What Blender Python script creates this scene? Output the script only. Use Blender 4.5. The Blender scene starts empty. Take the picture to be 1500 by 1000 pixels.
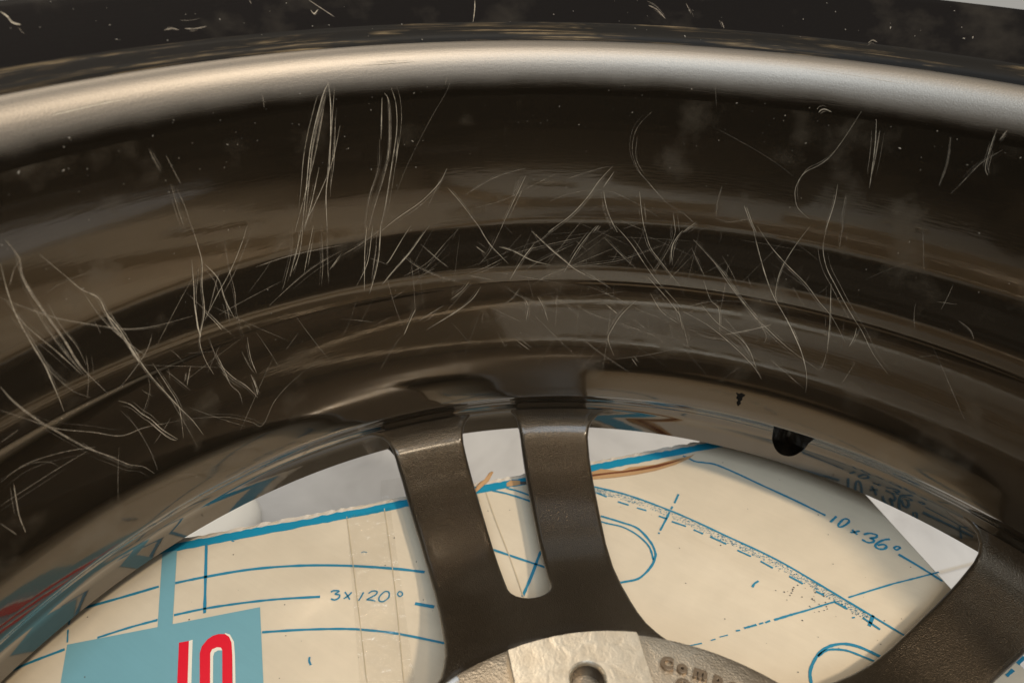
import bpy, bmesh, math, random
from mathutils import Vector, Matrix
from mathutils.geometry import delaunay_2d_cdt

S = 0.22            # metres per unit: one unit is the inner radius of the rim bead
sc = bpy.context.scene
col = sc.collection
random.seed(7)

# ------------------------------------------------------------------ camera
CAM_POS=[0.0, -0.32112998986748625, 0.29152951028532814]
CAM_F=[-0.42328395756611287, 0.7046650472381578, -0.5694540038212165]
CAM_R=[0.8450533045095658, 0.5337062715705391, 0.03228820564443179]
CAM_U=[-0.32667354316600583, 0.4675519082274383, 0.821388829549227]
CAM_LENS=26.588541554112734

cd = bpy.data.cameras.new('camera'); cam = bpy.data.objects.new('camera', cd); col.objects.link(cam)
f_, r_, u_ = Vector(CAM_F), Vector(CAM_R), Vector(CAM_U)
m = Matrix((r_, u_, -f_)).transposed().to_4x4(); m.translation = Vector(CAM_POS) * S
cam.matrix_world = m
cd.sensor_width = 36; cd.lens = CAM_LENS; cd.clip_start = .005; cd.clip_end = 60
cd.dof.use_dof = True; cd.dof.focus_distance = 1.33 * S; cd.dof.aperture_fstop = 13
sc.camera = cam

# ------------------------------------------------------------------ light
sc.view_settings.view_transform = 'Standard'; sc.view_settings.look = 'None'
sc.view_settings.exposure = 0; sc.view_settings.gamma = 1
w = bpy.data.worlds.new('World'); sc.world = w; w.use_nodes = True
bg = w.node_tree.nodes['Background']; bg.inputs[0].default_value = (1.0, .96, .88, 1); bg.inputs[1].default_value = .36

def area(name, loc, target, size, power, color, shape='DISK', sy=None):
    l = bpy.data.lights.new(name, 'AREA'); l.shape = shape; l.size = size
    if sy: l.size_y = sy
    l.energy = power; l.color = color
    o = bpy.data.objects.new(name, l); col.objects.link(o); o.location = loc
    o.rotation_euler = (Vector(target) - Vector(loc)).to_track_quat('-Z', 'Y').to_euler(); return o
area('ceiling_lamp', (1.0, .02, 1.5), (0, 0, -.18), .14, 21.5, (1, .84, .64))
area('added_highlight_lamp', (.51, .02, 1.5), (0, 0, -.18), .16, 3.5, (1, .80, .56))  # weak unseen lamp added to put a warm highlight on the spoke shoulder
area('room_light', (-1.3, .5, 1.6), (0, .1, -.1), 1.6, 16, (1, .86, .68), 'RECTANGLE', 1.2)
area('added_cool_fill', (.50, -.80, 1.30), (0, .2, -.1), .8, 18, (.70, .85, 1), 'RECTANGLE', 1.0)  # unseen cool overhead fill, added for the roll's right side and shaded card

# ------------------------------------------------------------------ helpers
def link(o, parent=None):
    col.objects.link(o)
    if parent: o.parent = parent
    return o
def mesh_obj(name, verts, faces, mat, parent=None, smooth=True, scale=S, uvs=None, mats=None, fm=None):
    me = bpy.data.meshes.new(name)
    me.from_pydata([tuple(c * scale for c in v) for v in verts], [], faces)
    for mt in (mats or [mat]): me.materials.append(mt)
    if fm:
        me.polygons.foreach_set('material_index', fm)
    me.polygons.foreach_set('use_smooth', [smooth] * len(me.polygons))
    if uvs:
        ul = me.uv_layers.new(name='uv')
        for lp in me.loops: ul.data[lp.index].uv = uvs[lp.vertex_index]
    me.update()
    return link(bpy.data.objects.new(name, me), parent)
def sharp(o, deg=32):
    bm = bmesh.new(); bm.from_mesh(o.data)
    for e in bm.edges:
        if len(e.link_faces) == 2 and e.calc_face_angle(0) > math.radians(deg): e.smooth = False
    bm.to_mesh(o.data); bm.free()
def empty(name, label, cat, loc=(0, 0, 0), group=None):
    o = bpy.data.objects.new(name, None); o.empty_display_size = .02; col.objects.link(o); o.location = loc
    o['label'] = label; o['category'] = cat
    if group: o['group'] = group
    return o
def P(r, a, z): return (r * math.sin(a), r * math.cos(a), -z)
def lathe(name, prof, mat, parent=None, n=360, closed=False, smooth=True):
    """surface of revolution; uv = (arc round, arc along the profile) in units"""
    k = len(prof); V = []; U = []; F = []
    s = [0]
    for i in range(1, k): s.append(s[-1] + math.dist(prof[i], prof[i-1]))
    for j in range(n + 1):
        a = math.pi + 2 * math.pi * j / n
        for i, (r, z) in enumerate(prof): V.append(P(r, a, z)); U.append((2 * math.pi * j / n, s[i]))
    for j in range(n):
        for i in range(k - (0 if closed else 1)):
            i2 = (i + 1) % k
            F.append((j*k+i, j*k+i2, (j+1)*k+i2, (j+1)*k+i))
    o = mesh_obj(name, V, F, mat, parent, smooth, uvs=U)
    bm = bmesh.new(); bm.from_mesh(o.data)
    bmesh.ops.remove_doubles(bm, verts=bm.verts, dist=1e-6)
    bm.to_mesh(o.data); bm.free()
    return o

# ------------------------------------------------------------------ materials
def mat(name):
    mt = bpy.data.materials.new(name); mt.use_nodes = True; nt = mt.node_tree
    return mt, nt, nt.nodes['Principled BSDF']
def nd(nt, t, **kw):
    n = nt.nodes.new(t)
    for k, v in kw.items():
        if k in ('inp',):
            for a, b in v.items(): n.inputs[a].default_value = b
        else: setattr(n, k, v)
    return n
def ramp(nt, fac, stops):
    r = nd(nt, 'ShaderNodeValToRGB'); cr = r.color_ramp
    cr.elements[0].position, cr.elements[0].color = stops[0][0], stops[0][1]
    cr.elements[1].position, cr.elements[1].color = stops[-1][0], stops[-1][1]
    for p_, c_ in stops[1:-1]:
        e = cr.elements.new(p_); e.color = c_
    nt.links.new(fac, r.inputs[0]); return r.outputs[0]
def g(v): return (v, v, v, 1)
def mixc(nt, fac, a, b, mode='MIX'):
    mx = nd(nt, 'ShaderNodeMix', data_type='RGBA', blend_type=mode)
    for sck, v in ((0, fac), (6, a), (7, b)):
        if hasattr(v, 'links'): nt.links.new(v, mx.inputs[sck])
        else: mx.inputs[sck].default_value = v
    return mx.outputs[2]

def gloss_paint(name, base, metallic, rough, coat_rough, peel, flake, dust=0.0, stretch=(1, 9), coat=1.0):
    mt, nt, b = mat(name); L = nt.links.new
    tc = nd(nt, 'ShaderNodeTexCoord')
    mp = nd(nt, 'ShaderNodeMapping'); mp.inputs['Scale'].default_value = (stretch[0], stretch[1], 1); L(tc.outputs['UV'], mp.inputs[0])
    n1 = nd(nt, 'ShaderNodeTexNoise', inp={'Scale': 30., 'Detail': 2.5, 'Roughness': .5}); L(mp.outputs[0], n1.inputs['Vector'])
    n3 = nd(nt, 'ShaderNodeTexNoise', inp={'Scale': 300., 'Detail': 1.}); L(tc.outputs['Object'], n3.inputs['Vector'])
    ad = nd(nt, 'ShaderNodeMath', operation='MULTIPLY_ADD', inp={1: .10}); L(n3.outputs[0], ad.inputs[0]); L(n1.outputs[0], ad.inputs[2])
    bp = nd(nt, 'ShaderNodeBump', inp={'Strength': 1.0, 'Distance': peel}); L(ad.outputs[0], bp.inputs['Height'])
    L(bp.outputs[0], b.inputs['Coat Normal'])
    # metallic flake under the clear coat
    vo = nd(nt, 'ShaderNodeTexNoise', inp={'Scale': 2600., 'Detail': 1.}); L(tc.outputs['Object'], vo.inputs['Vector'])
    fb = nd(nt, 'ShaderNodeBump', inp={'Strength': flake, 'Distance': .0004}); L(vo.outputs[0], fb.inputs['Height']); L(bp.outputs[0], fb.inputs['Normal'])
    L(fb.outputs[0], b.inputs['Normal'])
    c = mixc(nt, vo.outputs[0], (base[0]*.8, base[1]*.8, base[2]*.8, 1), (base[0]*1.2, base[1]*1.2, base[2]*1.2, 1))
    b.inputs['Metallic'].default_value = metallic
    if dust:
        d1 = nd(nt, 'ShaderNodeTexNoise', inp={'Scale': 42., 'Detail': 5., 'Roughness': .6}); L(tc.outputs['Object'], d1.inputs['Vector'])
        dr = ramp(nt, d1.outputs[0], [(.55, g(0)), (.72, g(dust))])
        c = mixc(nt, dr, c, (.10, .085, .065, 1))
        mm = nd(nt, 'ShaderNodeMath', operation='MULTIPLY_ADD', inp={1: -metallic, 2: metallic}); L(dr, mm.inputs[0]); L(mm.outputs[0], b.inputs['Metallic'])
        rr = nd(nt, 'ShaderNodeMath', operation='MULTIPLY_ADD', inp={1: .5, 2: coat_rough}); L(dr, rr.inputs[0]); L(rr.outputs[0], b.inputs['Coat Roughness'])
    else: b.inputs['Coat Roughness'].default_value = coat_rough
    L(c, b.inputs['Base Color'])
    b.inputs['Roughness'].default_value = rough
    b.inputs['Coat Weight'].default_value = coat; b.inputs['Coat IOR'].default_value = 1.55
    return mt
BRONZE = (.085, .062, .040)
M_barrel = gloss_paint('gloss_bronze_black', (.070, .054, .036), .84, .12, .02, .000004, .01, dust=.4)
M_lip = gloss_paint('dusty_lip_paint', (.006, .005, .0048), .0, .5, .14, .00004, .05, dust=.14, coat=.0)
M_lip.node_tree.nodes['Principled BSDF'].inputs['Specular IOR Level'].default_value = .05
M_roll = gloss_paint('satin_roll_lit_tone', (.235, .21, .18), .9, .47, .40, .00002, .13, coat=.22)
# satin roll fades to barrel gloss; its paler colour paints in the ceiling's light
nt = M_roll.node_tree; b = nt.nodes['Principled BSDF']; L = nt.links.new
tc = nd(nt, 'ShaderNodeTexCoord'); sx = nd(nt, 'ShaderNodeSeparateXYZ'); L(tc.outputs['Object'], sx.inputs[0])
wv_ = nd(nt, 'ShaderNodeTexNoise', inp={'Scale': 60., 'Detail': 3.}); L(tc.outputs['Object'], wv_.inputs['Vector'])
zz = nd(nt, 'ShaderNodeMath', operation='MULTIPLY_ADD', inp={1: .0035}); L(wv_.outputs[0], zz.inputs[0]); L(sx.outputs[2], zz.inputs[2])
fd = nd(nt, 'ShaderNodeMapRange', interpolation_type='SMOOTHSTEP', inp={1: -.032 * S + .00175, 2: -.066 * S + .00175, 3: 0., 4: 1.}); L(zz.outputs[0], fd.inputs[0])
old = b.inputs['Base Color'].links[0].from_socket
L(mixc(nt, fd.outputs[0], old, (.070, .054, .036, 1)), b.inputs['Base Color'])
for nm, v0, v1 in (('Roughness', .47, .12), ('Coat Weight', .22, 1.), ('Coat Roughness', .40, .02)):
    mr = nd(nt, 'ShaderNodeMapRange', inp={3: v0, 4: v1}); L(fd.outputs[0], mr.inputs[0]); L(mr.outputs[0], b.inputs[nm])
for n_ in list(nt.nodes):
    if n_.type == 'BUMP' and abs(n_.inputs['Strength'].default_value - .13) < .01:
        mr = nd(nt, 'ShaderNodeMapRange', inp={3: .13, 4: .015}); L(fd.outputs[0], mr.inputs[0]); L(mr.outputs[0], n_.inputs['Strength'])
M_spoke = gloss_paint('bronze_flake_paint', (.080, .060, .039), .88, .37, .16, .00005, .75, dust=.12, stretch=(1, 1), coat=.5)
M_hole, nt, b = mat('dark_hole'); b.inputs['Base Color'].default_value = (.035, .028, .02, 1); b.inputs['Roughness'].default_value = .22; b.inputs['Coat Weight'].default_value = 1.0

def alu(name, base, rough, sparkle):
    mt, nt, b = mat(name); L = nt.links.new
    tc = nd(nt, 'ShaderNodeTexCoord')
    n1 = nd(nt, 'ShaderNodeTexNoise', inp={'Scale': 230., 'Detail': 3., 'Distortion': .5}); L(tc.outputs['Object'], n1.inputs['Vector'])
    n2 = nd(nt, 'ShaderNodeTexNoise', inp={'Scale': 1500., 'Detail': 1.}); L(tc.outputs['Object'], n2.inputs['Vector'])
    ad = nd(nt, 'ShaderNodeMath', operation='MULTIPLY_ADD', inp={1: sparkle}); L(n2.outputs[0], ad.inputs[0]); L(n1.outputs[0], ad.inputs[2])
    bp = nd(nt, 'ShaderNodeBump', inp={'Strength': .5, 'Distance': .0005}); L(ad.outputs[0], bp.inputs['Height']); L(bp.outputs[0], b.inputs['Normal'])
    L(mixc(nt, n1.outputs[0], (base[0]*.75, base[1]*.68, base[2]*.6, 1), (*base, 1)), b.inputs['Base Color'])
    b.inputs['Metallic'].default_value = 1; b.inputs['Roughness'].default_value = rough
    return mt
M_alu = alu('machined_aluminium', (.98, .91, .78), .38, .2)
M_cast = alu('cast_aluminium', (.66, .59, .49), .42, .7)
M_letter = alu('cast_letter', (.26, .21, .16), .5, .1)

def scratch_mat(name, alpha, colr):
    mt, nt, b = mat(name); L = nt.links.new
    b.inputs['Base Color'].default_value = (*colr, 1); b.inputs['Roughness'].default_value = .5
    tc = nd(nt, 'ShaderNodeTexCoord')
    n = nd(nt, 'ShaderNodeTexNoise', inp={'Scale': 320., 'Detail': 4., 'Roughness': .7}); L(tc.outputs['Object'], n.inputs['Vector'])
    mr = nd(nt, 'ShaderNodeMapRange', inp={1: .3, 2: .7, 3: alpha * .3, 4: min(1, alpha * 1.35)}); L(n.outputs[0], mr.inputs[0])
    L(mr.outputs[0], b.inputs['Alpha'])
    return mt
M_smudge = scratch_mat('dust_smudge', .055, (.42, .38, .32))
M_scr = [scratch_mat('scratch_bright', 1.0, (.62, .54, .42)), scratch_mat('scratch_clear', .85, (.50, .43, .33)),
         scratch_mat('scratch_faint', .42, (.45, .38, .29)), scratch_mat('scratch_ghost', .20, (.42, .36, .28)), M_smudge]
M_dust, nt, b = mat('pale_dust'); b.inputs['Base Color'].default_value = (.27, .24, .20, 1); b.inputs['Roughness'].default_value = .8

def paper(name, base, var, rough=.55, spec=.3, crease=0):
    mt, nt, b = mat(name); L = nt.links.new
    tc = nd(nt, 'ShaderNodeTexCoord')
    n1 = nd(nt, 'ShaderNodeTexNoise', inp={'Scale': 28., 'Detail': 6., 'Roughness': .6}); L(tc.outputs['Object'], n1.inputs['Vector'])
    mp = nd(nt, 'ShaderNodeMapping'); mp.inputs['Rotation'].default_value = (0, 0, math.radians(48.6)); mp.inputs['Scale'].default_value = (40, 900, 40); L(tc.outputs['Object'], mp.inputs[0])
    n2 = nd(nt, 'ShaderNodeTexNoise', inp={'Scale': 1., 'Detail': 3.}); L(mp.outputs[0], n2.inputs['Vector'])
    a = mixc(nt, n1.outputs[0], tuple(c * (1 - var) for c in base) + (1,), tuple(min(1, c * (1 + var)) for c in base) + (1,))
    r2 = ramp(nt, n2.outputs[0], [(.3, g(.985)), (.7, g(1.01))])
    L(mixc(nt, 1.0, a, r2, 'MULTIPLY'), b.inputs['Base Color'])
    b.inputs['Roughness'].default_value = rough; b.inputs['Specular IOR Level'].default_value = spec
    n3 = nd(nt, 'ShaderNodeTexNoise', inp={'Scale': 18., 'Detail': 3., 'Distortion': .6}); L(tc.outputs['Object'], n3.inputs['Vector'])
    bp = nd(nt, 'ShaderNodeBump', inp={'Strength': .5, 'Distance': .002 + crease}); L(n3.outputs[0], bp.inputs['Height']); L(bp.outputs[0], b.inputs['Normal'])
    return mt
CREAM = (.72, .61, .445)
CREAM = (.66, .555, .41)
M_card = paper('cream_printed_card', CREAM, .17, .42, .45, .003)
M_card.node_tree.nodes['Principled BSDF'].inputs['Coat Weight'].default_value = .5; M_card.node_tree.nodes['Principled BSDF'].inputs['Coat Roughness'].default_value = .22
M_kraft = paper('torn_kraft_card', (.46, .27, .13), .35, .9, .1, .002)
M_kraftd = paper('dark_torn_fibre', (.16, .055, .025), .4, .9, .1)
M_blue = paper('teal_print', (.012, .24, .38), .18, .4, .45)
M_ink = paper('blue_ink_line', (.025, .21, .33), .3, .45, .4)
M_panel = paper('pale_blue_print', (.17, .36, .41), .08, .42, .45)
M_red = paper('red_print', (.72, .012, .03), .05, .4, .45)
M_white = paper('off_white_print', (.80, .74, .62), .04, .45, .4)
M_edgew = paper('frayed_white_edge', (.66, .58, .48), .3, .8, .1, .002)
M_seam = paper('seam_shadow_line', (.52, .42, .28), .3, .6, .2)
M_fleck = paper('dark_ink_fleck', (.10, .09, .08), .3, .6, .2)
# clear packing tape
M_tape, nt, b = mat('clear_packing_tape'); L = nt.links.new
nt.nodes.remove(b)
gl = nd(nt, 'ShaderNodeBsdfGlossy', inp={'Roughness': .12}); tr = nd(nt, 'ShaderNodeBsdfTransparent', inp={0: (.995, .992, .985, 1)}); mx = nd(nt, 'ShaderNodeMixShader'); fr = nd(nt, 'ShaderNodeMath', operation='MULTIPLY', inp={0: .06, 1: 1.0})
L(fr.outputs[0], mx.inputs[0]); L(tr.outputs[0], mx.inputs[1]); L(gl.outputs[0], mx.inputs[2]); L(mx.outputs[0], nt.nodes['Material Output'].inputs[0])
tc = nd(nt, 'ShaderNodeTexCoord'); n = nd(nt, 'ShaderNodeTexNoise', inp={'Scale': 190., 'Detail': 4., 'Distortion': 1.}); L(tc.outputs['Object'], n.inputs['Vector'])
bp = nd(nt, 'ShaderNodeBump', inp={'Strength': 1., 'Distance': .0022}); L(n.outputs[0], bp.inputs['Height'])
L(bp.outputs[0], gl.inputs['Normal'])
# pale floor
M_floor, nt, b = mat('pale_mottled_floor'); L = nt.links.new
tc = nd(nt, 'ShaderNodeTexCoord'); n = nd(nt, 'ShaderNodeTexNoise', inp={'Scale': 16., 'Detail': 5., 'Roughness': .55, 'Distortion': .5}); L(tc.outputs['Object'], n.inputs['Vector'])
L(ramp(nt, n.outputs[0], [(.3, (.40, .405, .42, 1)), (.5, (.49, .50, .52, 1)), (.72, (.55, .56, .58, 1))]), b.inputs['Base Color'])
b.inputs['Roughness'].default_value = .45
M_whitep, nt, b = mat('smooth_white'); b.inputs['Base Color'].default_value = (.85, .84, .80, 1); b.inputs['Roughness'].default_value = .4

# ------------------------------------------------------------------ data (measured on the wheel and the box, in units)
PROFILE_LIP=[(1.135,-.066),(1.128,-.076),(1.118,-.079),(1.106,-.073),(1.05,-.034),(1.032,-.021),(1.027,-.0165),(1.0235,-.0165),(1.019,-.0105),(1.013,-.009),(1.0095,-.002),(1.0065,.006)]
PROFILE_ROLL=[(1.0065,.006),(1.003,.005),(.998,.0005),(.991,-.002),(.983,.0),(.975,.0055),(.967,.015),(.961,.027),(.957,.04),(.9545,.055),(.953,.072)]
PROFILE_WALL=[(1.128,-.076),(1.106,-.073),(1.05,-.034),(1.013,-.009),(1.003,.003),(.9915,.0045),(.983,.005),(.975,.0075),(.967,.015),(.961,.027),(.957,.04),(.9545,.055),(.953,.072),(.951,.12),(.949,.2),(0.94600,0.2800),(0.94548,0.2910),(0.94408,0.3020),(0.94200,0.3130),(0.93949,0.3240),(0.93675,0.3350),(0.93401,0.3460),(0.93150,0.3570),(0.92942,0.3680),(0.92802,0.3790),(0.92750,0.3900),(0.92680,0.3965),(0.92660,0.4000),(0.92720,0.4045),(0.92770,0.4100),(0.92748,0.4228),(0.92684,0.4337),(0.92583,0.4445),(0.92452,0.4553),(0.92295,0.4662),(0.92117,0.4770),(0.91923,0.4878),(0.91719,0.4987),(0.91510,0.5095),(0.91301,0.5203),(0.91097,0.5312),(0.90903,0.5420),(0.90725,0.5528),(0.90568,0.5637),(0.90437,0.5745),(0.90336,0.5853),(0.90272,0.5962),(0.90250,0.6070),(.9012,.642),(.9018,.6475),(.9037,.6505),(.922,.6725),(.9405,.6945),(.9425,.700),(.9425,.706),(.944,.713),(.9475,.722),(.955,.735),(.965,.785),(1.03,.822)]
PROFILE_BARREL=PROFILE_WALL[12:]
PROFILE_OUT=[(1.036,.836),(1.042,.842),(1.09,.842),(1.10,.836),(1.102,.815),(1.09,.78),(1.075,.76),(1.065,.7),(1.06,.4),(1.06,.09),(1.1,.04),(1.13,-.02)]
PROFILE=PROFILE_BARREL

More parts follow.
